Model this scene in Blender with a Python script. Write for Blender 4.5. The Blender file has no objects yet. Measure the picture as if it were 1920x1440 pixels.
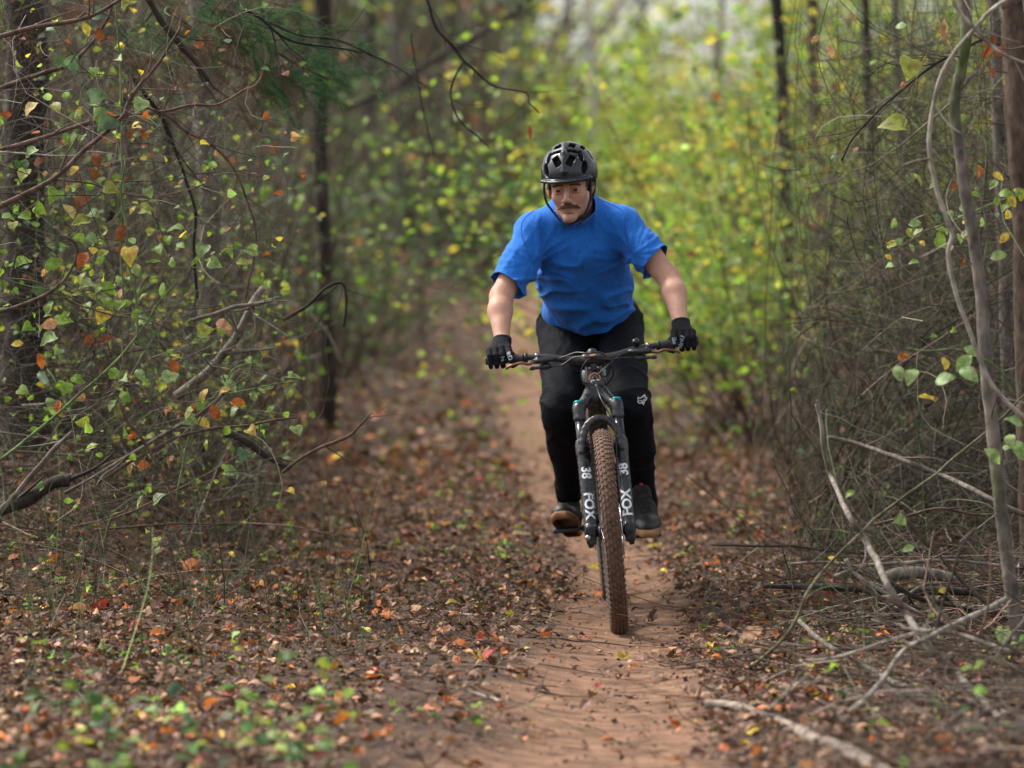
import bpy, bmesh, math, random
import numpy as np
from mathutils import Vector, Matrix
from mathutils.bvhtree import BVHTree

# ------------------------------------------------------------------ camera
FPX = 7200.0                       # 135 mm on a 36 mm sensor, in photo pixels
PITCH = math.atan(290.0 / FPX)
CAM_H = 1.45
scene = bpy.context.scene
cam_data = bpy.data.cameras.new("camera")
cam = bpy.data.objects.new("camera", cam_data)
scene.collection.objects.link(cam)
cam.location = (0, 0, CAM_H)
cam.rotation_euler = (math.pi / 2 - PITCH, 0, 0)
cam_data.lens = 135
cam_data.sensor_width = 36
cam_data.clip_start = 0.1
cam_data.clip_end = 1500
cam_data.dof.use_dof = True
cam_data.dof.focus_distance = 13.6
cam_data.dof.aperture_fstop = 2.4
scene.camera = cam

# ------------------------------------------------------------------ light: overcast woodland daylight
SUN_EL, SUN_AZ = math.radians(50), math.radians(-62)
world = bpy.data.worlds.new("World")
scene.world = world
world.use_nodes = True
wn, wl = world.node_tree.nodes, world.node_tree.links
wn.clear()
sky = wn.new('ShaderNodeTexSky')
sky.sky_type = 'NISHITA'
sky.sun_disc = False
sky.sun_elevation = SUN_EL
sky.sun_rotation = SUN_AZ
sky.air_density = 1.0
sky.dust_density = 4.0
sky.ozone_density = 1.0
hs = wn.new('ShaderNodeHueSaturation')
hs.inputs['Saturation'].default_value = 0.30
bgn = wn.new('ShaderNodeBackground')
bgn.inputs['Strength'].default_value = 0.11
wout = wn.new('ShaderNodeOutputWorld')
wl.new(sky.outputs[0], hs.inputs['Color'])
wl.new(hs.outputs[0], bgn.inputs['Color'])
wl.new(bgn.outputs[0], wout.inputs['Surface'])
sun_data = bpy.data.lights.new("sun", 'SUN')
sun_data.energy = 1.5
sun_data.angle = math.radians(10)
sun_data.color = (1.0, 0.95, 0.87)
sun = bpy.data.objects.new("sun", sun_data)
scene.collection.objects.link(sun)
sd = Vector((math.sin(SUN_AZ) * math.cos(SUN_EL), math.cos(SUN_AZ) * math.cos(SUN_EL), math.sin(SUN_EL)))
sun.rotation_euler = sd.to_track_quat('Z', 'Y').to_euler()
sun.location = (-6, -4, 12)
scene.view_settings.view_transform = 'Standard'
scene.view_settings.look = 'None'
scene.view_settings.exposure = 1.6
scene.view_settings.gamma = 1.0
scene.cycles.use_denoising = True
scene.cycles.max_bounces = 7
scene.cycles.diffuse_bounces = 3
scene.cycles.glossy_bounces = 2
scene.cycles.transmission_bounces = 4
scene.cycles.transparent_max_bounces = 8
scene.cycles.caustics_reflective = False
scene.cycles.caustics_refractive = False

# ------------------------------------------------------------------ numbers
RNG = np.random.default_rng(7)
random.seed(7)
Fv = np.array((0, math.cos(PITCH), -math.sin(PITCH)))
Uv = np.array((0, math.sin(PITCH), math.cos(PITCH)))
Xv = np.array((1.0, 0, 0))

def at(px, py, Y):
    "point seen at photo pixel (px, py) on the plane y = Y"
    d = Fv + Xv * ((px - 960) / FPX) - Uv * ((py - 720) / FPX)
    t = Y / d[1]
    return np.array((d[0] * t, Y, CAM_H + d[2] * t))

def hash3(ix, iy, iz, seed=0):
    n = (ix.astype(np.int64) * 374761393 + iy.astype(np.int64) * 668265263 + iz.astype(np.int64) * 2147483647 + seed * 144665) & 0xffffffff
    n = ((n ^ (n >> 13)) * 1274126177) & 0xffffffff
    n = n ^ (n >> 16)
    return (n & 0xffff) / 65535.0

def vnoise(p, seed=0):
    "value noise of points (...,3), -1..1"
    p = np.asarray(p, dtype=np.float64)
    i = np.floor(p).astype(np.int64)
    f = p - i
    f = f * f * (3 - 2 * f)
    r = 0
    for dx in (0, 1):
        wx = f[..., 0] if dx else 1 - f[..., 0]
        for dy in (0, 1):
            wy = f[..., 1] if dy else 1 - f[..., 1]
            for dz in (0, 1):
                wz = f[..., 2] if dz else 1 - f[..., 2]
                r = r + wx * wy * wz * hash3(i[..., 0] + dx, i[..., 1] + dy, i[..., 2] + dz, seed)
    return r * 2 - 1

def fbm(p, oct=3, seed=0):
    p = np.asarray(p, dtype=np.float64)
    a, s, t = 1.0, 0.0, 0.0
    for k in range(oct):
        s = s + a * vnoise(p * (2.03 ** k) + 17.3 * k, seed + k)
        t += a
        a *= 0.5
    return s / t

# trail centre line and half width, as functions of distance
TY = np.array([-20, 6, 10.3, 12, 13.8, 17.2, 21, 26, 38, 50, 60, 70, 85, 110, 300])
TX = np.array([0.0, .10, .27, .33, .43, .43, .24, .14, .06, .25, 1.9, 3.6, 4.4, 6.0, 12])
TW = np.array([.36, .36, .335, .285, .25, .22, .22, .23, .26, .32, .5, .55, .6, .7, .7])

def trail_x(y):
    r = 0
    for o in (-1.2, -.6, 0, .6, 1.2):
        r = r + np.interp(y + o, TY, TX)
    return r / 5

def far_rise(x, y):
    f = np.clip(y - 22, 0, 40)
    r = 0.0009 * f ** 2 + .05 * np.clip(y - 62, 0, 110)
    side = np.clip(np.abs(x) - 5, 0, None)
    return r + 0.02 * side * np.clip((y - 20) / 40, 0, 1)

def sst(t):
    t = np.clip(t, 0, 1)
    return t * t * (3 - 2 * t)

def height(x, y):
    x = np.asarray(x, dtype=np.float64); y = np.asarray(y, dtype=np.float64)
    d = (x - trail_x(y)) / (np.interp(y, TY, TW) * 1.25)
    off = 1 - np.exp(-d * d)
    z3 = np.zeros_like(x + y)
    p = np.stack(np.broadcast_arrays(x, y, z3), -1)
    n = fbm(p * .9, 2, 3) * .055 + fbm(p * 4.5, 2, 5) * .014
    bank = .36 * sst((-x - .75) / 1.3) * sst((y - 13.6) / 3.6) + .22 * sst((x - 1.35) / 1.1) * sst((y - 14.2) / 3.5)
    return bank + off * (.05 + n) + (1 - off) * .003 * fbm(p * 5, 2, 8) + far_rise(x, y) + .05 * off * np.clip(-x - .6, 0, 1.5)

def trail_mask(x, y):
    d = np.abs(x - trail_x(y)) / np.interp(y, TY, TW)
    p = np.stack(np.broadcast_arrays(x, y, np.zeros_like(x + y)), -1)
    n = fbm(p * 2.6, 3, 21) * .45
    # near the camera the bare earth spreads out to the left of the trail
    lft = (x < trail_x(y)) * np.clip((14.6 - y) / 2.5, 0, 1)
    d = d / (1 + .4 * lft)
    return np.clip((1.12 + n - d) / .5, 0, 1)

def gnd(px, py, dz=0.0):
    "the point of the ground seen at a photo pixel"
    d = Fv + Xv * ((px - 960) / FPX) - Uv * ((py - 720) / FPX)
    Y = 14.0
    for _ in range(14):
        z = float(height(d[0] * Y / d[1], Y))
        Y = .5 * Y + .5 * (CAM_H - z) / max(1e-4, -d[2] / d[1])
        Y = min(Y, 60)
    x = d[0] * Y / d[1]
    return np.array((x, Y, float(height(x, Y)) + dz))

# ------------------------------------------------------------------ object helpers
COL = scene.collection

def tag(o, label=None, cat=None, group=None, kind=None):
    if label: o['label'] = label
    if cat: o['category'] = cat
    if group: o['group'] = group
    if kind: o['kind'] = kind
    return o

def link(name, me, m=None, parent=None):
    o = bpy.data.objects.new(name, me)
    COL.objects.link(o)
    if m is not None and not me.materials:
        for q in (m if isinstance(m, (list, tuple)) else [m]):
            me.materials.append(q)
    if parent is not None:
        o.parent = parent
    return o

def empty(name, loc=(0, 0, 0), label=None, cat=None, group=None):
    o = bpy.data.objects.new(name, None)
    o.empty_display_size = .1
    COL.objects.link(o)
    o.location = tuple(float(v) for v in loc)
    return tag(o, label, cat, group)

def child(name, me, m, root):
    "a part whose mesh is in WORLD coordinates, hung under a root that is only moved"
    o = link(name, me, m, root)
    o.location = -root.location
    return o

def fast_mesh(name, V, faces, smooth=True, col=None, mat_idx=None):
    "V (n,3), faces: (m,k) array or list of such arrays"
    if not isinstance(faces, (list, tuple)):
        faces = [faces]
    faces = [np.asarray(f, dtype=np.int32) for f in faces if len(f)]
    me = bpy.data.meshes.new(name)
    V = np.asarray(V, dtype=np.float32)
    me.vertices.add(len(V))
    me.vertices.foreach_set('co', V.ravel())
    loops = np.concatenate([f.ravel() for f in faces])
    tot = np.concatenate([np.full(len(f), f.shape[1], dtype=np.int32) for f in faces])
    start = np.concatenate([[0], np.cumsum(tot)[:-1]]).astype(np.int32)
    me.loops.add(len(loops))
    me.loops.foreach_set('vertex_index', loops)
    me.polygons.add(len(tot))
    me.polygons.foreach_set('loop_start', start)
    me.polygons.foreach_set('loop_total', tot)
    if mat_idx is not None:
        me.polygons.foreach_set('material_index', np.asarray(mat_idx, dtype=np.int32))
    me.polygons.foreach_set('use_smooth', np.full(len(tot), bool(smooth)))
    if col is not None:
        c = np.ones((len(V), 4), dtype=np.float32)
        c[:, :3] = col
        a = me.color_attributes.new('Col', 'FLOAT_COLOR', 'POINT')
        a.data.foreach_set('color', c.ravel())
    me.update(calc_edges=True)
    me.validate()
    return me

class MB:
    "collects shapes for one mesh"
    def __init__(s):
        s.V, s.Q, s.T, s.C, s.n = [], [], [], [], 0
        s.col = None
    def add(s, V, Q=None, T=None, col=None):
        V = np.asarray(V, dtype=np.float64)
        if Q is not None and len(Q): s.Q.append(np.asarray(Q) + s.n)
        if T is not None and len(T): s.T.append(np.asarray(T) + s.n)
        s.V.append(V); s.n += len(V)
        c = col if col is not None else (s.col if s.col is not None else (1, 1, 1))
        s.C.append(np.broadcast_to(np.asarray(c, dtype=np.float64), (len(V), 3)))
        return s
    def tube(s, pts, rad, sides=8, caps=True, col=None, squash=None):
        V, Q, T = tube_geo(pts, rad, sides, caps, squash)
        return s.add(V, Q, T, col)
    def box(s, c, size, R=None, bev=0.0, col=None):
        h = np.array(size) / 2
        if bev <= 0:
            V = np.array([(x, y, z) for x in (-1, 1) for y in (-1, 1) for z in (-1, 1)], float) * h
            Q = [(0, 1, 3, 2), (4, 6, 7, 5), (0, 4, 5, 1), (2, 3, 7, 6), (0, 2, 6, 4), (1, 5, 7, 3)]
            T = None
        else:
            bm = bmesh.new()
            bmesh.ops.create_cube(bm, size=1)
            for v in bm.verts: v.co = Vector((v.co.x * size[0], v.co.y * size[1], v.co.z * size[2]))
            bmesh.ops.bevel(bm, geom=list(bm.edges), offset=bev, segments=2, affect='EDGES', profile=.6)
            bmesh.ops.triangulate(bm, faces=[f for f in bm.faces if len(f.verts) != 4])
            bm.verts.index_update()
            V = np.array([v.co[:] for v in bm.verts])
            Q = [[v.index for v in f.verts] for f in bm.faces if len(f.verts) == 4]
            T = [[v.index for v in f.verts] for f in bm.faces if len(f.verts) == 3]
            bm.free()
        if R is not None: V = V @ np.array(R).T
        return s.add(V + np.array(c), Q, T, col)
    def lathe(s, prof, a, b, n=24, col=None):
        "prof: [(t along a->b, radius)]"
        a = np.array(a, float); b = np.array(b, float)
        P = [a + (b - a) * t for t, r in prof]
        return s.tube(P, [max(r, 1e-5) for t, r in prof], n, True, col)
    def mesh(s, name, smooth=True, use_col=False):
        F = []
        if s.Q: F.append(np.concatenate(s.Q))
        if s.T: F.append(np.concatenate(s.T))
        V = np.concatenate(s.V)
        return fast_mesh(name, V, F, smooth, np.concatenate(s.C) if use_col else None)
    def obj(s, name, m, parent=None, smooth=True, use_col=False):
        return link(name, s.mesh(name, smooth, use_col), m, parent)

def autosmooth(o, deg=40):
    me = o.data
    bm = bmesh.new(); bm.from_mesh(me)
    lim = math.radians(deg)
    for e in bm.edges:
        if len(e.link_faces) == 2 and e.calc_face_angle(0) > lim: e.smooth = False
    bm.to_mesh(me); bm.free()
    return o

def tube_geo(pts, rad, sides=8, caps=True, squash=None):
    P = np.asarray(pts, dtype=np.float64)
    n = len(P)
    r = np.broadcast_to(np.asarray(rad, dtype=np.float64), (n,))
    T = np.gradient(P, axis=0)
    T /= np.linalg.norm(T, axis=1)[:, None] + 1e-12
    N = np.zeros_like(P)
    a = np.array((0, 0, 1.0)) if abs(T[0, 2]) < .9 else np.array((1.0, 0, 0))
    u = a - T[0] * a.dot(T[0]); u /= np.linalg.norm(u)
    for i in range(n):
        u = u - T[i] * u.dot(T[i]); u /= np.linalg.norm(u) + 1e-12
        N[i] = u
    B = np.cross(T, N)
    ang = np.arange(sides) / sides * 2 * math.pi
    sq = squash or (1, 1)
    V = P[:, None, :] + r[:, None, None] * (sq[0] * np.cos(ang)[None, :, None] * N[:, None, :] + sq[1] * np.sin(ang)[None, :, None] * B[:, None, :])
    V = V.reshape(-1, 3)
    i = np.arange(n - 1)[:, None] * sides
    j = np.arange(sides)[None, :]
    j2 = (j + 1) % sides
    Q = np.stack([i + j, i + j2, i + sides + j2, i + sides + j], -1).reshape(-1, 4)
    Tt = None
    if caps:
        V = np.concatenate([V, P[:1], P[-1:]])
        k = np.arange(sides); k2 = (k + 1) % sides
        c0, c1 = n * sides, n * sides + 1
        b = (n - 1) * sides
        Tt = np.concatenate([np.stack([np.full(sides, c0), k2, k], -1), np.stack([np.full(sides, c1), b + k, b + k2], -1)])
    return V, Q, Tt

def spline(pts, n=8):
    "Catmull-Rom through points (any number of columns)"
    P = np.asarray(pts, dtype=np.float64)
    if len(P) < 3:
        t = np.linspace(0, 1, n + 1)[:, None]
        return P[0] * (1 - t) + P[-1] * t
    Q = np.concatenate([[2 * P[0] - P[1]], P, [2 * P[-1] - P[-2]]])
    out = []
    for i in range(1, len(Q) - 2):
        for k in range(n):
            t = k / n
            out.append(.5 * ((2 * Q[i]) + (-Q[i - 1] + Q[i + 1]) * t + (2 * Q[i - 1] - 5 * Q[i] + 4 * Q[i + 1] - Q[i + 2]) * t * t + (-Q[i - 1] + 3 * Q[i] - 3 * Q[i + 1] + Q[i + 2]) * t ** 3))
    out.append(P[-1])
    return np.array(out)

# ------------------------------------------------------------------ materials
def newmat(name):
    m = bpy.data.materials.new(name)
    m.use_nodes = True
    nt = m.node_tree
    return m, nt, nt.nodes, nt.links, nt.nodes['Principled BSDF']

def pmat(name, c1, c2=None, scale=20, rough=.6, metal=0.0, bump=0.0, bscale=None, spec=.5, rough2=None, detail=4, stretch=None, thr=(.35, .65), bdist=.002, coat=0.0, sheen=0.0, use_gen=False):
    m, nt, N, L, b = newmat(name)
    b.inputs['Roughness'].default_value = rough
    b.inputs['Metallic'].default_value = metal
    b.inputs['Specular IOR Level'].default_value = spec
    b.inputs['Coat Weight'].default_value = coat
    b.inputs['Sheen Weight'].default_value = sheen
    tc = N.new('ShaderNodeTexCoord')
    mp = N.new('ShaderNodeMapping')
    if stretch: mp.inputs['Scale'].default_value = stretch
    L.new(tc.outputs['Object'], mp.inputs['Vector'])
    no = N.new('ShaderNodeTexNoise')
    no.inputs['Scale'].default_value = scale
    no.inputs['Detail'].default_value = detail
    L.new(mp.outputs[0], no.inputs['Vector'])
    rp = N.new('ShaderNodeValToRGB')
    rp.color_ramp.elements[0].position = thr[0]; rp.color_ramp.elements[1].position = thr[1]
    rp.color_ramp.elements[0].color = (*c1, 1); rp.color_ramp.elements[1].color = (*(c2 or c1), 1)
    L.new(no.outputs['Fac'], rp.inputs['Fac'])
    L.new(rp.outputs['Color'], b.inputs['Base Color'])
    if rough2 is not None:
        mr = N.new('ShaderNodeMapRange')
        mr.inputs['From Min'].default_value = thr[0]; mr.inputs['From Max'].default_value = thr[1]
        mr.inputs['To Min'].default_value = rough; mr.inputs['To Max'].default_value = rough2
        L.new(no.outputs['Fac'], mr.inputs['Value'])
        L.new(mr.outputs[0], b.inputs['Roughness'])
    if bump:
        n2 = N.new('ShaderNodeTexNoise')
        n2.inputs['Scale'].default_value = bscale or scale * 3
        n2.inputs['Detail'].default_value = 5
        L.new(mp.outputs[0], n2.inputs['Vector'])
        bp = N.new('ShaderNodeBump')
        bp.inputs['Strength'].default_value = bump
        bp.inputs['Distance'].default_value = bdist
        L.new(n2.outputs['Fac'], bp.inputs['Height'])
        L.new(bp.outputs[0], b.inputs['Normal'])
    return m

def leafmat(name, trans=.4, rough=.55, attr=True, color=(.1, .2, .03), spots=None, scale=60):
    "leaf: principled + translucent, colour from the Col attribute with small mottling"
    m, nt, N, L, b = newmat(name)
    b.inputs['Roughness'].default_value = rough
    b.inputs['Specular IOR Level'].default_value = .35
    tc = N.new('ShaderNodeTexCoord')
    no = N.new('ShaderNodeTexNoise'); no.inputs['Scale'].default_value = scale; no.inputs['Detail'].default_value = 3
    L.new(tc.outputs['Object'], no.inputs['Vector'])
    mr = N.new('ShaderNodeMapRange')
    mr.inputs['From Min'].default_value = .3; mr.inputs['From Max'].default_value = .7
    mr.inputs['To Min'].default_value = .65; mr.inputs['To Max'].default_value = 1.25
    L.new(no.outputs['Fac'], mr.inputs['Value'])
    if attr:
        src = N.new('ShaderNodeVertexColor'); src.layer_name = 'Col'
        src = src.outputs['Color']
    else:
        rgb = N.new('ShaderNodeRGB'); rgb.outputs[0].default_value = (*color, 1)
        src = rgb.outputs[0]
    if spots:
        n3 = N.new('ShaderNodeTexNoise'); n3.inputs['Scale'].default_value = 90; n3.inputs['Detail'].default_value = 2
        L.new(tc.outputs['Object'], n3.inputs['Vector'])
        rp = N.new('ShaderNodeValToRGB')
        rp.color_ramp.elements[0].position = .52; rp.color_ramp.elements[1].position = .60
        L.new(n3.outputs['Fac'], rp.inputs['Fac'])
        mx0 = N.new('ShaderNodeMix'); mx0.data_type = 'RGBA'
        L.new(rp.outputs[0], mx0.inputs[0])
        L.new(src, mx0.inputs[6]); mx0.inputs[7].default_value = (*spots, 1)
        src = mx0.outputs[2]
    mx = N.new('ShaderNodeVectorMath'); mx.operation = 'SCALE'
    L.new(src, mx.inputs[0]); L.new(mr.outputs[0], mx.inputs['Scale'])
    L.new(mx.outputs[0], b.inputs['Base Color'])
    if trans > 0:
        tr = N.new('ShaderNodeBsdfTranslucent')
        sc = N.new('ShaderNodeVectorMath'); sc.operation = 'MULTIPLY'
        L.new(mx.outputs[0], sc.inputs[0]); sc.inputs[1].default_value = (1.25, 1.3, .8)
        L.new(sc.outputs[0], tr.inputs['Color'])
        ms = N.new('ShaderNodeMixShader'); ms.inputs[0].default_value = trans
        L.new(b.outputs[0], ms.inputs[1]); L.new(tr.outputs[0], ms.inputs[2])
        L.new(ms.outputs[0], N['Material Output'].inputs['Surface'])
    return m

def colmat(name, rough=.85, bump=.3, scale=80, var=(.6, 1.3), stretch=(1, 1, 1), spec=.3):
    "surface coloured by the Col attribute with noise (bark, stems)"
    m, nt, N, L, b = newmat(name)
    b.inputs['Roughness'].default_value = rough
    b.inputs['Specular IOR Level'].default_value = spec
    tc = N.new('ShaderNodeTexCoord')
    mp = N.new('ShaderNodeMapping'); mp.inputs['Scale'].default_value = stretch
    L.new(tc.outputs['Object'], mp.inputs['Vector'])
    no = N.new('ShaderNodeTexNoise'); no.inputs['Scale'].default_value = scale; no.inputs['Detail'].default_value = 5
    L.new(mp.outputs[0], no.inputs['Vector'])
    mr = N.new('ShaderNodeMapRange')
    mr.inputs['From Min'].default_value = .3; mr.inputs['From Max'].default_value = .7
    mr.inputs['To Min'].default_value = var[0]; mr.inputs['To Max'].default_value = var[1]
    L.new(no.outputs['Fac'], mr.inputs['Value'])
    vc = N.new('ShaderNodeVertexColor'); vc.layer_name = 'Col'
    mx = N.new('ShaderNodeVectorMath'); mx.operation = 'SCALE'
    L.new(vc.outputs['Color'], mx.inputs[0]); L.new(mr.outputs[0], mx.inputs['Scale'])
    L.new(mx.outputs[0], b.inputs['Base Color'])
    bp = N.new('ShaderNodeBump'); bp.inputs['Strength'].default_value = bump; bp.inputs['Distance'].default_value = .010
    L.new(no.outputs['Fac'], bp.inputs['Height']); L.new(bp.outputs[0], b.inputs['Normal'])
    return m

# ------------------------------------------------------------------ distance fields for the rider
class Field:
    "signed distance field on a rectilinear grid, meshed with surface nets"
    def __init__(s, xs, ys, zs):
        s.ax = [np.asarray(a, dtype=np.float32) for a in (xs, ys, zs)]
        s.D = np.full([len(a) for a in s.ax], 1.0, dtype=np.float32)
    @staticmethod
    def axis(lo, hi, h, dlo=None, dhi=None, dh=None):
        if dlo is None: return np.arange(lo, hi + h, h)
        return np.concatenate([np.arange(lo, dlo, h), np.arange(dlo, dhi, dh), np.arange(dhi, hi + h, h)])
    def sub(s, lo, hi):
        return tuple(slice(max(0, int(np.searchsorted(a, lo[i])) - 1), int(np.searchsorted(a, hi[i])) + 1) for i, a in enumerate(s.ax))
    def pts(s, sl):
        return np.stack(np.meshgrid(s.ax[0][sl[0]], s.ax[1][sl[1]], s.ax[2][sl[2]], indexing='ij'), -1)
    def put(s, sl, d, k, op):
        o = s.D[sl]
        if o.size == 0: return
        if op == 'sub': d = -d
        if k > 0:
            h = np.clip(.5 + .5 * (o - d) / k, 0, 1)
            if op == 'add': r = o * (1 - h) + d * h - k * h * (1 - h)
            else:
                h = np.clip(.5 - .5 * (o - d) / k, 0, 1)
                r = o * (1 - h) + d * h + k * h * (1 - h)
        else:
            r = np.minimum(o, d) if op == 'add' else np.maximum(o, d)
        s.D[sl] = r
    def cone(s, a, b, ra, rb, k=.02, op='add', squash=None):
        a = np.array(a, np.float32); b = np.array(b, np.float32)
        m = max(ra, rb) * (1 if squash is None else max(squash[1:]) ) + k + .03
        sl = s.sub(np.minimum(a, b) - m, np.maximum(a, b) + m)
        P = s.pts(sl)
        ab = b - a
        t = np.clip(((P - a) @ ab) / max(1e-9, float(ab @ ab)), 0, 1)
        q = P - (a + t[..., None] * ab)
        if squash is None:
            d = np.sqrt((q * q).sum(-1)) - (ra + (rb - ra) * t)
        else:
            ax = np.array(squash[0], np.float32); ax /= np.linalg.norm(ax)
            ab_n = ab / (np.linalg.norm(ab) + 1e-9)
            v = np.cross(ab_n, ax); v /= np.linalg.norm(v) + 1e-9
            u = np.cross(v, ab_n)
            qu, qv, qw = q @ u / squash[1], q @ v / squash[2], q @ ab_n
            l = np.sqrt(qu * qu + qv * qv + qw * qw)
            d = (l - (ra + (rb - ra) * t)) * min(squash[1], squash[2], 1)
        s.put(sl, d, k, op)
        return s
    def ell(s, c, r, R=None, k=.02, op='add'):
        c = np.array(c, np.float32); r = np.array(r, np.float32)
        m = float(r.max()) + k + .02
        sl = s.sub(c - m, c + m)
        q = s.pts(sl) - c
        if R is not None: q = q @ np.array(R, np.float32)      # columns of R are the axes
        k0 = np.sqrt(((q / r) ** 2).sum(-1)); k1 = np.sqrt(((q / (r * r)) ** 2).sum(-1)) + 1e-6
        s.put(sl, k0 * (k0 - 1) / k1, k, op)
        return s
    def rbox(s, c, h, rad, R=None, k=.01, op='add'):
        c = np.array(c, np.float32); h = np.array(h, np.float32)
        m = float(np.linalg.norm(h)) + rad + k + .01
        sl = s.sub(c - m, c + m)
        q = s.pts(sl) - c
        if R is not None: q = q @ np.array(R, np.float32)
        q = np.abs(q) - (h - rad)
        d = np.sqrt((np.maximum(q, 0) ** 2).sum(-1)) + np.minimum(q.max(-1), 0) - rad
        s.put(sl, d, k, op)
        return s
    def nets(s):
        D = s.D; S = D < 0
        nx, ny, nz = D.shape
        cs = (nx - 1, ny - 1, nz - 1)
        acc = np.zeros(cs + (3,), np.float32); cnt = np.zeros(cs, np.float32)
        for axis in range(3):
            a = [slice(None)] * 3; b = [slice(None)] * 3
            a[axis] = slice(0, -1); b[axis] = slice(1, None)
            d0, d1 = D[tuple(a)], D[tuple(b)]
            cr = (d0 < 0) != (d1 < 0)
            ii = np.nonzero(cr)
            t = d0[ii] / (d0[ii] - d1[ii])
            pos = np.stack([s.ax[m][ii[m]] for m in range(3)], -1)
            w = s.ax[axis]
            pos[:, axis] = w[ii[axis]] + t * (w[ii[axis] + 1] - w[ii[axis]])
            o = [m for m in range(3) if m != axis]
            for e0 in (0, 1):
                for e1 in (0, 1):
                    c = [ii[0].copy(), ii[1].copy(), ii[2].copy()]
                    c[o[0]] -= e0; c[o[1]] -= e1
                    ok = (c[o[0]] >= 0) & (c[o[1]] >= 0) & (c[o[0]] < cs[o[0]]) & (c[o[1]] < cs[o[1]])
                    cc = tuple(q[ok] for q in c)
                    np.add.at(acc, cc, pos[ok]); np.add.at(cnt, cc, 1)
        mask = cnt > 0
        idx = np.full(cs, -1, np.int64); idx[mask] = np.arange(mask.sum())
        V = acc[mask] / cnt[mask][:, None]
        F = []
        for axis in range(3):
            a = [slice(None)] * 3; b = [slice(None)] * 3
            a[axis] = slice(0, -1); b[axis] = slice(1, None)
            s0, s1 = S[tuple(a)], S[tuple(b)]
            o = [m for m in range(3) if m != axis]
            ii = np.nonzero(s0 != s1)
            ok = (ii[o[0]] > 0) & (ii[o[1]] > 0) & (ii[o[0]] < cs[o[0]]) & (ii[o[1]] < cs[o[1]])
            ii = tuple(q[ok] for q in ii)
            def cell(e0, e1):
                c = [ii[0], ii[1], ii[2]]
                c[o[0]] = c[o[0]] - e0; c[o[1]] = c[o[1]] - e1
                return idx[tuple(c)]
            q = np.stack([cell(1, 1), cell(0, 1), cell(0, 0), cell(1, 0)], -1)
            flip = s0[ii] if axis != 1 else ~s0[ii]
            q[~flip] = q[~flip][:, ::-1]
            F.append(q)
        F = np.concatenate(F)
        F = F[(F >= 0).all(1)]
        return V.astype(np.float64), F

def vnormals(V, F):
    n = np.cross(V[F[:, 2]] - V[F[:, 0]], V[F[:, 3]] - V[F[:, 1]])
    N = np.zeros_like(V)
    for k in range(4): np.add.at(N, F[:, k], n)
    return N / (np.linalg.norm(N, axis=1)[:, None] + 1e-12)

def relax(V, F, it=1, lam=.5):
    for _ in range(it):
        S = np.zeros_like(V); c = np.zeros(len(V))
        for k in range(4):
            np.add.at(S, F[:, k], V[F[:, (k + 1) % 4]]); np.add.at(c, F[:, k], 1)
            np.add.at(S, F[:, k], V[F[:, (k + 3) % 4]]); np.add.at(c, F[:, k], 1)
        V = V * (1 - lam) + lam * S / c[:, None]
    return V

def bisect(me, cuts, fill=False):
    "cuts: (point, outward normal, centre, radius): clears what lies beyond the plane near centre"
    bm = bmesh.new(); bm.from_mesh(me)
    for p, n, c, r in cuts:
        c = Vector(c)
        fs = [f for f in bm.faces if (f.calc_center_median() - c).length < r]
        es = {e for f in fs for e in f.edges}; vs = {v for f in fs for v in f.verts}
        bmesh.ops.bisect_plane(bm, geom=fs + list(es) + list(vs), plane_co=Vector(p), plane_no=Vector(n), clear_outer=True)
    bm.to_mesh(me); bm.free()

def shell(o, t=.003, off=-1):
    md = o.modifiers.new('thickness', 'SOLIDIFY'); md.thickness = t; md.offset = off
    return o

# lettering laid onto a surface
def text_mesh(txt, size=1.0, bold=.012, shear=0.0, cuts=1):
    cu = bpy.data.curves.new('t', 'FONT'); cu.body = txt; cu.size = size; cu.offset = bold * size; cu.shear = shear
    cu.align_x = 'CENTER'; cu.align_y = 'CENTER'; cu.resolution_u = 3
    ob = bpy.data.objects.new('t', cu); COL.objects.link(ob)
    dg = bpy.context.evaluated_depsgraph_get()
    me = bpy.data.meshes.new_from_object(ob.evaluated_get(dg))
    bpy.data.objects.remove(ob); bpy.data.curves.remove(cu)
    bm = bmesh.new(); bm.from_mesh(me)
    bmesh.ops.triangulate(bm, faces=bm.faces)
    for _ in range(cuts):
        es = [e for e in bm.edges if e.calc_length() > size * .12]
        if es: bmesh.ops.subdivide_edges(bm, edges=es, cuts=1)
        bmesh.ops.triangulate(bm, faces=bm.faces)
    bm.to_mesh(me); bm.free()
    return me

def project(me, origin, right, up, bvh, lift=.0008, start=.08):
    "lay a flat mesh (xy) onto the surface in bvh, looking along right x up reversed"
    o = Vector(origin); r = Vector(right).normalized(); u = Vector(up); u = (u - r * u.dot(r)).normalized()
    n = r.cross(u)
    for v in me.vertices:
        p = o + r * v.co.x + u * v.co.y
        h = bvh.ray_cast(p + n * start, -n, start * 3)
        v.co = (h[0] + n * lift) if h[0] is not None else p
    return me

def bvh_of(o):
    return BVHTree.FromPolygons([v.co[:] for v in o.data.vertices], [p.vertices[:] for p in o.data.polygons])

# ================================================================== GROUND
def grid_axis(marks):
    out = [marks[0][0]]
    for (a, s0), (b, s1) in zip(marks[:-1], marks[1:]):
        x = a
        while x < b:
            s = s0 + (s1 - s0) * (x - a) / (b - a)
            x += s
            out.append(min(x, b))
    return np.unique(np.round(out, 5))

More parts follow.
